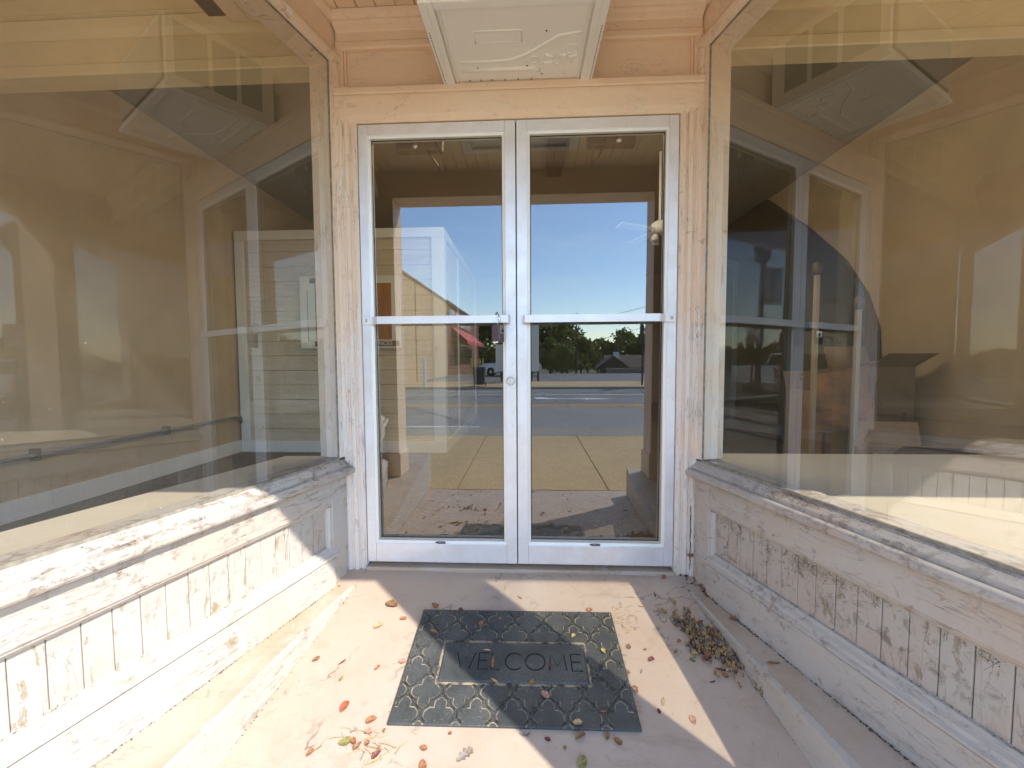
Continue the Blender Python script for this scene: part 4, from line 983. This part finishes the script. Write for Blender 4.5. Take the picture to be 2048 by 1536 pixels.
m = MB(); m.tube([(-3.21, -1.4, .385), (-3.21, 1.0, .40), (-3.21, 2.38, .41), (-3.21, 2.41, .40), (-3.21, 2.41, .33)], .014, 10); m.build("conduit", plain("grey conduit", (.16, .16, .16), .5), pp, smooth=True)
for y in (-.6, .55, 1.5):
    m = MB(); m.box(FW, -3.249, -3.19, y-.012, y+.012, .36, .44); m.build("pipe_clip", M['bronze'], pp, bevel=.004)
fl = thing("fluorescent_light", "twin tube fluorescent light on the shop ceiling behind the right door", "ceiling light", (.34, 2.3, 3.12))
m = MB(); m.box(FW, .25, .43, .35, 2.75, 3.115, 3.16); m.build("housing", M['bronze'], fl, bevel=.006)
for y in (.35, 1.86):
    m = MB(); m.box(FW, .255, .425, y, y+.045, 3.06, 3.1148); m.build("lamp_holder", M['bronze'], fl)
for x in (.30, .38):  # lit run made longer, unseen behind the transom, to brighten the shop
    m = MB(); m.tube([(x, .40, 3.085), (x, 1.86, 3.085)], .016, 12); m.build("tube", M['tube'], fl, smooth=True)
fn = thing("ceiling_fan", "pale ceiling fan with light cups hanging in the shop behind the right door", "ceiling fan", (1.42, 2.35, 2.4))
m = MB(); m.tube([(1.42, 2.35, 3.16), (1.42, 2.35, 2.46)], .014, 10); m.build("rod", M['whitetrim'], fn)
m = MB(); m.lathe((1.42, 2.35, 2.32), (0, 0, 1), [(.03, 0), (.075, .02), (.09, .06), (.085, .11), (.04, .14)], 20); m.build("motor", M['whitetrim'], fn, smooth=True)
for k in range(4):
    a = rad(20+90*k); d = Vector((math.cos(a), math.sin(a), 0)); e = Vector((-d.y, d.x, .12)); c0 = Vector((1.42, 2.35, 2.37)); m = MB()
    p = [c0+d*.10-e*.04, c0+d*.10+e*.04, c0+d*.50+e*.065, c0+d*.50-e*.065]; m.hexa([q-Vector((0, 0, .004)) for q in p], p); m.build("blade", M['whitetrim'], fn)
for k in range(3):
    a = rad(100+120*k); p = Vector((1.42+.07*math.cos(a), 2.35+.07*math.sin(a), 2.31)); m = MB(); m.lathe(p, (math.cos(a)*.4, math.sin(a)*.4, -1), [(.015, 0), (.03, .02), (.042, .07)], 14); m.build("light_cup", M['white'], fn, smooth=True)
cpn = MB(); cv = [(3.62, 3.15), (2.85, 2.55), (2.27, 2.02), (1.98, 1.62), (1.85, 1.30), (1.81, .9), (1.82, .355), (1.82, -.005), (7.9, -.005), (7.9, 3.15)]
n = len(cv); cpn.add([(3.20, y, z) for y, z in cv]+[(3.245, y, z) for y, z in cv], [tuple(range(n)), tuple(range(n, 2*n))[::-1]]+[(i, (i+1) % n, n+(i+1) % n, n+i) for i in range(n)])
tag(cpn.build("curved_slab", plain("dark brown slab", (.022, .018, .013), .7)), "dark upright slab with a swooping curved edge inside the right window", "upright slab")  # dark slab with a curved edge over the right wall; identity unclear
for x, y, h, lab in ((2.53, 1.20, 1.38, "pale wooden post with a dark cap behind the stacked cartons"), (2.29, 1.30, 1.66, "taller pale wooden post standing left of the stacked cartons")):
    p = thing("display_post", lab, "post", (x, y, 0), "pale posts in the shop")
    m = MB(); m.box(FW, x-.016, x+.016, y-.016, y+.016, -.005, h); m.build("shaft", M['postwood'], p, bevel=.004)
    m = MB(); m.lathe((x, y, h), (0, 0, 1), [(.028, 0), (.036, .03), (.030, .09), (.012, .10)], 12); m.build("cap", M['bronze'], p, smooth=True)
def carton(cx, cy, z, a, w_, d_, h_, lab, material=None):
    F = frame((cx, cy, 0), (math.cos(a), math.sin(a), 0), (-math.sin(a), math.cos(a), 0)); t = thing("cardboard_box", lab, "box", (cx, cy, z), "cartons in the shop")
    m = MB(); e = .006
    m.box(F, -w_/2, w_/2, -d_/2, -d_/2+e, z, z+h_); m.box(F, -w_/2, w_/2, d_/2-e, d_/2, z, z+h_); m.box(F, -w_/2, -w_/2+e, -d_/2+e, d_/2-e, z, z+h_); m.box(F, w_/2-e, w_/2, -d_/2+e, d_/2-e, z, z+h_); m.box(F, -w_/2+e, w_/2-e, -d_/2+e, d_/2-e, z, z+e)
    m.build("carton", material or M['boxcard'], t)
    m = MB()
    p = [F(-w_/2, -d_/2, z+h_), F(w_/2, -d_/2, z+h_), F(w_/2, -d_/2-.16, z+h_+.10), F(-w_/2, -d_/2-.16, z+h_+.10)]; m.hexa(p, [q+Vector((0, 0, .005)) for q in p])
    p = [F(-w_/2, d_/2, z+h_), F(w_/2, d_/2, z+h_), F(w_/2, d_/2+.05, z+h_+.18), F(-w_/2, d_/2+.05, z+h_+.18)]; m.hexa(p, [q+Vector((0, .005, 0)) for q in p])
    m.build("flap", material or M['boxcard'], t)
carton(2.96, 2.12, -.005, .12, .42, .45, .72, "large open brown carton on the shop floor behind the right window")
carton(2.94, 1.58, -.005, .1, .40, .38, .95, "tall open dark brown carton standing before the large carton", plain("dark kraft carton", (.20, .13, .07), .8))
carton(2.68, .95, -.005, -.2, .42, .36, .36, "small low brown carton nearest the right window")
fp = thing("leaning_picture", "framed orange and pale picture leaning tilted against the cartons", "picture", (2.6, 1.4, .4))
LF = lambda u, wd, z: Vector((2.38+u*.82, 1.42+wd-u*.35, .40))+Vector((.10, .34, .93))*z+Vector((.12*z, 0, u*.18))
m = MB(); m.box(LF, 0, .44, 0, .015, .03, .52); m.build("canvas", plain("orange abstract canvas", (.20, .085, .03), .6, var=.8, scale=5), fp)
m = MB(); m.box(LF, -.02, .46, -.008, .0148, .0, .0298); m.box(LF, -.02, .46, -.008, .0148, .5202, .55); m.box(LF, -.02, -.0002, -.008, .0148, .03, .52); m.box(LF, .4402, .46, -.008, .0148, .03, .52); m.build("frame", M['bronze'], fp, bevel=.003)

# ------------------------------------------------------------------ across the street (seen mirrored in the glass)
T = thing("brick_store", "long low store with tan side wall, red brick end and red awning across the street", "building", (-6.3, -30, -.4))
m = MB(); m.box(FW, -22, -6.3, -28.5, -16.9, -2.3, 5.25); m.build("tan_wall", M['tan'], T)
m = MB()
for y in (-20.1, -24.2): m.box(FW, -6.3, -6.26, y-.04, y+.04, -.5, 5.25)
m.box(FW, -6.3, -6.24, -24.9, -24.7, 1.5, 1.7)
m.build("downpipe", plain("tan downpipe", (.40, .28, .17), .7), T)
m = MB(); m.box(FW, -22.1, -6.22, -28.49, -16.85, 5.251, 5.36); m.build("coping", plain("brown metal coping", (.16, .10, .06), .6), T)
m = MB(); m.box(FW, -22, -6.3, -47.6, -28.51, -2.3, 5.2); m.build("brick_wall", M['brick'], T)
m = MB(); m.box(FW, -22.1, -6.2, -47.7, -28.5, 5.201, 5.42); m.build("cornice", plain("dark brown cornice", (.07, .045, .035), .6), T)
m = MB(); vs = [(-6.29, -30.3, 3.45), (-6.29, -41.4, 3.45), (-5.0, -41.4, 2.35), (-5.0, -30.3, 2.35)]; m.hexa(vs, [(a, b, c+.04) for a, b, c in vs]); m.box(FW, -5.02, -4.98, -41.4, -30.3, 2.10, 2.352); m.build("awning", M['red'], T)
m = MB()
for i in range(5): m.box(FW, -6.3, -6.28, -31.5-i*2.1-1.7, -31.5-i*2.1, .3, 2.3)
m.build("shop_window", M['dark'], T)
m = MB(); rr = random.Random(4); y = -29.3
while y > -39.5:
    wd = rr.uniform(.5, .8); m.box(FW, -6.3, -6.2, y-.14, y, 3.75, 4.85); m.box(FW, -6.3, -6.2, y-wd, y-wd+.14, 3.75, 4.85); m.box(FW, -6.3, -6.205, y-wd+.14, y-.14, rr.choice((3.75, 4.25, 4.7)), rr.choice((4.85, 4.42, 4.42))); y -= wd+.35
m.build("sign_lettering", M['white'], T)
for i, y in enumerate((-34.3, -36.3, -38.3, -40.4, -43.2)):
    b = thing("bollard", "%s yellow bollard in the row before the brick store" % ("nearest", "second", "middle", "fourth", "farthest")[i], "bollard", (-5.3, y, -.4), "yellow bollards by the store")
    m = MB(); m.lathe((-5.3, y, -.5), (0, 0, 1), [(.10, 0), (.10, 1.28), (.07, 1.36), (.02, 1.39)], 14); m.build("post", M['yellow'], b, smooth=False)
    m = MB(); m.lathe((-5.3, y, .45), (0, 0, 1), [(.104, 0), (.104, .10)], 14); m.build("stripe", M['white'], b)
b = thing("marker_post", "slim white marker post at the far kerb", "post", (-4.95, -16.7, -.4)); m = MB(); m.box(FW, -5.02, -4.88, -16.77, -16.63, -.4, .95); m.build("post", M['white'], b, bevel=.01)
m = MB(); m.lathe((-4.95, -16.7, .95), (0, 0, 1), [(.09, 0), (.09, .02), (.02, .06)], 12); m.build("cap", M['white'], b)
b = thing("wheelie_bin", "dark plastic wheelie bin on the far pavement", "bin", (-2.35, -16.9, ZP-.016))
m = MB(); x0, y0, zb = -2.35, -16.9, ZP-.016
m.hexa([(x0-.22, y0-.24, zb+.08), (x0+.22, y0-.24, zb+.08), (x0+.22, y0+.24, zb+.08), (x0-.22, y0+.24, zb+.08)], [(x0-.29, y0-.34, zb+.86), (x0+.29, y0-.34, zb+.86), (x0+.29, y0+.34, zb+.86), (x0-.29, y0+.34, zb+.86)]); m.build("tub", M['binplastic'], b, bevel=.03)
m = MB(); m.hexa([(x0-.31, y0-.36, zb+.862), (x0+.31, y0-.36, zb+.862), (x0+.31, y0+.36, zb+.862), (x0-.31, y0+.36, zb+.862)], [(x0-.25, y0-.30, zb+.94), (x0+.25, y0-.30, zb+.94), (x0+.25, y0+.30, zb+.92), (x0-.25, y0+.30, zb+.92)]); m.build("lid", M['binplastic'], b, bevel=.015)
for s in (-1, 1):
    m = MB(); m.lathe((x0+s*.24, y0-.26, zb+.10), (s, 0, 0), [(.10, 0), (.10, .05)], 16); m.build("wheel", M['tyre'], b)
def wheel(parent, c, axis, r):
    m = MB(); m.lathe(Vector(c)-Vector(axis)*.10, axis, [(r*.7, 0), (r, .03), (r, .17), (r*.7, .20)], 22); wv = m.build("wheel", M['tyre'], parent)
    m = MB(); m.lathe(Vector(c)+Vector(axis)*.075, axis, [(r*.66, 0), (r*.6, .012), (r*.2, .03)], 18); m.build("rim", M['bead'], wv)
def car(loc, ang, lab, body, bodyname):
    t = thing("parked_car", lab, "car", loc); ca, sa = math.cos(ang), math.sin(ang); F = frame(loc, (ca, sa, 0), (-sa, ca, 0))
    low = [(-2.25, .35), (-2.28, .62), (-2.20, .90), (-1.95, .98), (-1.2, 1.0), (-.4, 1.02), (1.0, 1.0), (1.9, .92), (2.2, .80), (2.28, .55), (2.22, .32), (1.85, .25), (-1.9, .25)]
    def shell(m, prof, hw, tw, zt0, zt1):
        n = len(prof); rows = []
        for sgn in (-1, -.92, .92, 1):
            rows.append([F(u*(1 if abs(sgn) < 1 else .985), sgn*(hw+(tw-hw)*max(0, min(1, (z-zt0)/(zt1-zt0)))), z if abs(sgn) < 1 else z*.97+.02) for u, z in prof])
        base = len(m.v)
        for r in rows: m.v += r
        for k in range(3):
            for i in range(n): j = (i+1) % n; m.f.append((base+k*n+i, base+k*n+j, base+(k+1)*n+j, base+(k+1)*n+i))
        m.f.append(tuple(base+i for i in range(n))[::-1]); m.f.append(tuple(base+3*n+i for i in range(n)))
    m = MB(); shell(m, low, .90, .84, .3, 1.0); m.build("body", body, t, bevel=.03)
    cab = [(-1.95, .985), (-1.55, 1.40), (-1.1, 1.52), (.2, 1.53), (.55, 1.45), (1.25, 1.0)]
    m = MB(); shell(m, cab, .80, .62, 1.0, 1.5); m.build("window", M['dark'], t, bevel=.02)
    m = MB(); shell(m, [(-1.62, 1.44), (-1.1, 1.545), (.2, 1.555), (.62, 1.44), (.2, 1.50), (-1.1, 1.49)], .70, .64, 1.4, 1.55); m.build("roof", body, t)
    for u in (-1.38, 1.42):
        for s in (-1, 1): wheel(t, F(u, s*.80, .33), Vector((-sa, ca, 0))*s, .33)
    for s in (-1, 1):
        m = MB(); m.box(F, 2.12, 2.26, s*.66-.16, s*.66+.16, .62, .76); m.build("headlight", M['white'], t, bevel=.02)
        m = MB(); m.box(F, -2.27, -2.15, s*.70-.12, s*.70+.12, .72, .90); m.build("tail_light", M['red'], t, bevel=.02)
    return t
car((-1.35, -27.6, ZP-.03), math.pi, "silver hatchback car parked side on beyond the far pavement", M['silver'], "silver")
# pickup truck on the street
t = thing("pickup_truck", "old white pickup truck parked along the street seen from behind", "truck", (-16.2, -8.4, ZR), )
F = frame((-16.2, -8.4, ZR), (1, 0, 0), (0, 1, 0))
m = MB(); m.box(F, .30, 2.55, -.95, -.87, .55, 1.16); m.box(F, .30, 2.55, .87, .95, .55, 1.16); m.box(F, .30, 2.55, -.8695, .8695, .55, .64); m.box(F, -2.6, .295, -.95, .95, .45, 1.12); m.box(F, -2.55, -1.0, -.88, .88, 1.1205, 1.18); m.build("body", M['carwhite'], t, bevel=.04)
m = MB(); m.box(F, 2.56, 2.62, -.86, .86, .62, 1.17); tg = m.build("tailgate", M['carwhite'], t, bevel=.015)
m = MB(); m.box(F, 2.621, 2.63, -.14, .14, 1.02, 1.09); m.build("handle", M['black'], tg)
m = MB(); m.hexa([F(-1.15, -.86, 1.12), F(.28, -.86, 1.12), F(.28, .86, 1.12), F(-1.15, .86, 1.12)], [F(-.75, -.66, 1.72), F(.20, -.66, 1.72), F(.20, .66, 1.72), F(-.75, .66, 1.72)]); m.build("cab", M['carwhite'], t, bevel=.03)
m = MB(); m.hexa([F(.262, -.74, 1.19), F(.285, -.74, 1.19), F(.285, .74, 1.19), F(.262, .74, 1.19)], [F(.20, -.60, 1.64), F(.222, -.60, 1.64), F(.222, .60, 1.64), F(.20, .60, 1.64)]); m.build("rear_window", M['dark'], t)
m = MB(); m.box(F, 2.58, 2.74, -.92, .92, .44, .58); m.build("bumper", M['steel'], t, bevel=.02)
for s in (-1, 1):
    m = MB(); m.box(F, 2.552, 2.60, min(s*.865, s*.95), max(s*.865, s*.95), .70, 1.05); m.build("tail_light", M['red'], t)
    for u in (-1.6, 1.55): wheel(t, F(u, s*.82, .36), Vector((0, s, 0)), .36)
m = MB(); m.box(F, 2.62, 2.632, -.16, .16, .66, .78); m.build("number_plate", M['white'], t)
# street lamp with banner and a parking sign
lp = thing("street_lamp", "dark street lamp post with a town banner near the kerb", "street lamp", (-7.35, -4.5, ZP))
m = MB(); m.lathe((-7.35, -4.5, ZP), (0, 0, 1), [(.17, 0), (.17, .12), (.12, .2), (.11, .7), (.075, .8), (.06, 1.0), (.05, 3.55), (.08, 3.6), (.08, 3.66)], 16); m.build("pole", M['lamp_pole'], lp)
m = MB(); m.lathe((-7.35, -4.5, 3.30), (0, 0, 1), [(.07, 0), (.17, .06), (.20, .34), (.22, .38), (.12, .5), (.02, .60)], 12); m.build("lantern", M['lamp_pole'], lp)
m = MB(); m.tube([(-7.35, -4.5, 3.2), (-8.0, -4.35, 3.2)], .012, 8); m.tube([(-7.35, -4.5, 2.32), (-8.0, -4.35, 2.32)], .012, 8); m.build("banner_arm", M['lamp_pole'], lp)
BF = frame((-7.42, -4.484, 0), Vector((-.974, .225, 0)), Vector((.225, .974, 0)))
m = MB(); m.box(BF, 0, .30, -.003, .003, 2.34, 3.18); bn = m.build("banner", plain("navy banner cloth", (.10, .11, .15), .7), lp)
m = MB(); m.box(BF, .301, .56, -.003, .003, 2.34, 3.18); m.build("banner_stripe", plain("blue leaf pattern cloth", (.10, .28, .36), .7, var=.7, scale=14), lp)
text_mesh("NORWOOD", .15, M['white'], "banner_lettering", lp, BF(.15, .006, 2.76), (0, 0, -1), Vector((.974, -.225, 0)), .001, 1.1)
ns = thing("parking_sign", "white and red parking sign on a thin post near the lamp", "sign", (-7.05, -4.45, ZP))
m = MB(); m.tube([(-7.05, -4.47, ZP), (-7.05, -4.47, 1.80)], .022, 8); m.build("post", M['lamp_pole'], ns)
d1 = Vector((-.93, .37, 0)); SF = frame((-6.84, -4.52, 0), d1, (.37, .93, 0))
m = MB(); m.box(SF, 0, .46, -.003, .003, 1.36, 1.82); m.build("plate", M['white'], ns, bevel=.002)
text_mesh("NO", .13, M['red'], "lettering", ns, SF(.23, .006, 1.71), d1, (0, 0, 1), .001); text_mesh("PARKING", .10, M['red'], "lettering", ns, SF(.23, .006, 1.55), d1, (0, 0, 1), .001)
# sign board over the far pavement
sb = thing("sign_board", "white ribbed sign board on dark posts behind the far pavement", "sign board", (-.65, -20.6, ZP))
m = MB()
for i in range(30): m.box(FW, -1.87+i*.082+.006, -1.87+i*.082+.074, -20.64, -20.60, .2, 2.95)
m.box(FW, -1.87, .59, -20.68, -20.642, .2, 2.95); m.build("ribbed_panel", M['white'], sb)
for x in (-1.55, .17, .55):
    m = MB(); m.box(FW, x-.05, x+.05, -20.75, -20.685, ZP-.1, 2.6); m.build("post", M['lamp_pole'], sb)
# poles and wires
lp2 = thing("light_pole", "tall thin street light pole in front of the big trees", "light pole", (5.55, -45, -1.2))
m = MB(); m.tube([(5.55, -45, -1.3), (5.55, -45, 6.1)], [.12, .07], 8); m.build("pole", M['lamp_pole'], lp2)
m = MB(); m.tube([(5.55, -45, 3.6), (6.3, -45, 3.82)], .03, 6); m.box(FW, 6.1, 6.75, -45.1, -44.9, 3.78, 3.86); m.build("lamp_arm", M['lamp_pole'], lp2)
sp_ = thing("street_sign", "dark sign post with a tall narrow blade on the far pavement", "sign", (5.47, -17.3, ZP)); m = MB(); m.tube([(5.47, -17.3, ZP-.05), (5.47, -17.3, 2.5)], .045, 8); m.build("post", M['lamp_pole'], sp_)
m = MB(); m.box(FW, 5.43, 5.51, -17.7, -17.355, 1.75, 2.55); m.build("blade", M['lamp_pole'], sp_)
for nm, pa, pb, lab in (("power_line", (40, -45, 13), (-40, -45, -9.0), ""),): pass
up = thing("utility_pole", "wooden utility pole right of the church carrying a wire", "utility pole", (24, -45, -1.2)); m = MB(); m.tube([(24, -45, -1.3), (24, -45, 8.4)], [.17, .12], 8); m.build("pole", M['bark'], up)
m = MB(); m.box(FW, 23.1, 24.9, -45.06, -44.94, 7.75, 7.87); m.build("crossarm", M['bark'], up)
up2 = thing("utility_pole", "wooden utility pole hidden among the big left trees", "utility pole", (-16, -58, -1.7)); m = MB(); m.tube([(-16, -58, -2.2), (-16, -58, 5.2)], [.17, .12], 8); m.build("pole", M['bark'], up2)
m = MB(); m.box(FW, -16.9, -15.1, -58.06, -57.94, 4.7, 4.82); m.build("crossarm", M['bark'], up2)
for (a, b, sag, lab) in (((24, -45, 7.9), (2, -50, 1.6), 0, "lower power line sloping down behind the church steeple"), ((24.6, -45, 10.0), (2, -50, 4.6), 0, "upper power line sloping across the sky over the church")):
    a, b = Vector(a), Vector(b); m = MB(); m.tube([a.lerp(b, i/12)-Vector((0, 0, .5*4*(i/12)*(1-i/12))) for i in range(13)], .025, 5); tag(m.build("power_line", M['lamp_pole']), lab, "wire")
ch = thing("church", "low brown roofed church with a slim dark steeple beyond the lot", "church", (15.5, -58, -1.8))
m = MB(); m.box(FW, 12.0, 26, -66, -58, -2.1, -.6); m.build("wall", plain("brown church brick", (.20, .12, .08), .9), ch)
m = MB(); m.add([(11.4, -57.4, -.62), (26.5, -57.4, -.62), (26.5, -66.5, -.62), (11.4, -66.5, -.62), (11.9, -62, 1.25), (26.5, -62, 1.25)], [(0, 1, 5, 4), (2, 3, 4, 5), (0, 4, 3), (1, 2, 5), (3, 2, 1, 0)])
rf = m.build("roof", M['shingle'], ch)
m = MB(); m.add([(10.0, -57, -.7), (14.9, -57, -.7), (12.4, -57, 1.15), (10.0, -60, -.7), (14.9, -60, -.7), (12.4, -60, 1.15)], [(0, 1, 2), (3, 5, 4), (0, 2, 5, 3), (1, 4, 5, 2), (0, 3, 4, 1)]); m.build("porch_gable", M['shingle'], ch)
m = MB(); m.box(FW, 13.05, 13.85, -60.6, -59.8, .5, 1.7); sv = m.build("steeple_base", M['white'], ch)
m = MB(); m.add([(13.3, -60.35, 1.7), (13.6, -60.35, 1.7), (13.6, -60.05, 1.7), (13.3, -60.05, 1.7), (13.45, -60.2, 4.6)], [(0, 1, 4), (1, 2, 4), (2, 3, 4), (3, 0, 4)]); m.build("spire", M['lamp_pole'], sv)
wl = thing("low_wall", "long low stone wall at the back edge of the parking lot", "wall", (14, -34, -.6)); m = MB(); m.box(FW, 7, 40, -34.3, -34, -1, -.12); m.build("masonry", plain("grey rubble stone", (.22, .19, .16), .9, var=.4, scale=4), wl); m = MB(); m.box(FW, 6.95, 40, -34.35, -33.95, -.119, -.05); m.build("coping", M['kerb'], wl)
# trees
def tree(x, y, zb, h, wd, mk, lab, seed, cards=2600, base=.18, kind="leafy_tree"):
    t = thing(kind, lab, "tree", (x, y, zb), "trees beyond the parking lot"); r2 = random.Random(seed)
    m = MB(); top = zb+h*.8; m.tube([(x, y, zb-.2), (x+.1, y, zb+h*.3), (x-.1, y+.1, zb+h*.6), (x, y, top)], [h*.03, h*.022, h*.014, .02], 7)
    for k in range(6):
        a = r2.uniform(0, 6.28); z0 = zb+h*r2.uniform(.25, .6); m.tube([(x, y, z0), (x+math.cos(a)*wd*.25, y+math.sin(a)*wd*.25, z0+h*.12), (x+math.cos(a)*wd*.42, y+math.sin(a)*wd*.42, z0+h*.22)], [h*.012, h*.008, .01], 5)
    m.build("trunk", M['bark'], t)
    m = MB(); clumps = []
    for k in range(40):
        a = r2.uniform(0, 6.28); q = r2.random()**.5; zz = base+(1-base)*r2.random()
        prof_ = math.sin(math.pi*min(1, (zz-base)/(1-base)*.86+.14))**.7 if kind != "conifer" else (1.05-zz)
        clumps.append((x+math.cos(a)*q*wd*.5*prof_, y+math.sin(a)*q*wd*.5*prof_, zb+h*(zz*.93+.02), wd*r2.uniform(.10, .20)))
    for k in range(cards):
        cx, cy, cz, cr = r2.choice(clumps); d = Vector((r2.gauss(0, 1), r2.gauss(0, 1), r2.gauss(0, .8))).normalized()*cr*r2.uniform(.55, 1.05)
        p = Vector((cx, cy, cz))+d; s = h*.030*r2.uniform(.6, 1.3); a = Vector((r2.gauss(0, 1), r2.gauss(0, 1), r2.gauss(0, 1))).normalized(); b = a.orthogonal().normalized()
        c = a.cross(b); m.quad(p-b*s-c*s*.6, p+b*s*.3-c*s*.9, p+b*s+c*s*.5, p-b*s*.4+c*s*.8)
    m.build("crown", M[mk], t)
TR = [(-5.2, -52, -1.3, 6.6, 6.5, 'fol1', "dark tree showing over the parked car beside the brick store", "leafy_tree"),
      (-10.5, -56, -1.5, 7.4, 7, 'fol1', "dark tree half hidden behind the brick store's far end", "leafy_tree"),
      (0.2, -56, -1.5, 7.2, 7, 'fol1', "leafy tree standing behind the white sign board", "leafy_tree"),
      (3.0, -54, -1.4, 6.9, 6.4, 'fol2', "large olive green tree right of the sign board", "leafy_tree"),
      (5.6, -57, -1.5, 6.7, 6.0, 'fol1', "large dark tree behind the tall light pole", "leafy_tree"),
      (7.4, -55, -1.4, 4.6, 4.6, 'fol2', "shorter olive tree right of the tall light pole", "leafy_tree"),
      (4.2, -48, -1.2, 3.2, 4.5, 'fol2', "low bushy tree in front of the large olive tree", "leafy_tree"),
      (10.2, -68, -2, 5.2, 4.0, 'fol3', "narrow dark conifer left of the church roof", "conifer"),
      (13.0, -74, -2.1, 6.3, 6.5, 'fol2', "round olive tree behind the church porch", "leafy_tree"),
      (17.5, -74, -2.1, 7.0, 7.5, 'fol2', "wide olive tree behind the steeple", "leafy_tree"),
      (22.5, -72, -2.1, 7.4, 7.0, 'fol1', "dark tree behind the right end of the church roof", "leafy_tree"),
      (19.5, -52, -1.7, 5.6, 5.0, 'fol1', "dark near tree at the church's right corner", "leafy_tree")]
for i, (x, y, zb, h, wd, mk, lab, kd) in enumerate(TR): tree(x, y, zb, h*1.1, wd*1.1, mk, lab, 20+i, kind=kd)
for i in range(8): tree(-42+i*4.2, -60-2*(i % 3), -1.7, 6.5+1.3*math.sin(i*2.1), 6.5, ('fol1', 'fol2')[i % 2], "distant roadside tree in the row left of the brick store", 60+i, cards=700)

# far woods closing the horizon all round
m = MB(); r3 = random.Random(77)
for k in range(15000):
    a = r3.uniform(0, 2*math.pi); R0 = r3.uniform(105, 140); hz = 5.2+2.2*math.sin(a*9)+1.6*math.sin(a*23+1)+1.0*math.sin(a*51)
    if math.sin(a) > .2: continue
    p = Vector((math.cos(a)*R0, math.sin(a)*R0, -2.2+hz*r3.random()**.8)); sz = r3.uniform(.5, 1.3)
    n = Vector((r3.gauss(0, 1), r3.gauss(0, 1), r3.gauss(0, 1))).normalized(); b = n.orthogonal().normalized(); c = n.cross(b)
    m.quad(p-b*sz-c*sz*.6, p+b*sz*.4-c*sz, p+b*sz+c*sz*.5, p-b*sz*.4+c*sz)
tag(m.build("woods", M['fol1']), "distant green woods along the horizon beyond the town", "woods", kind='stuff')
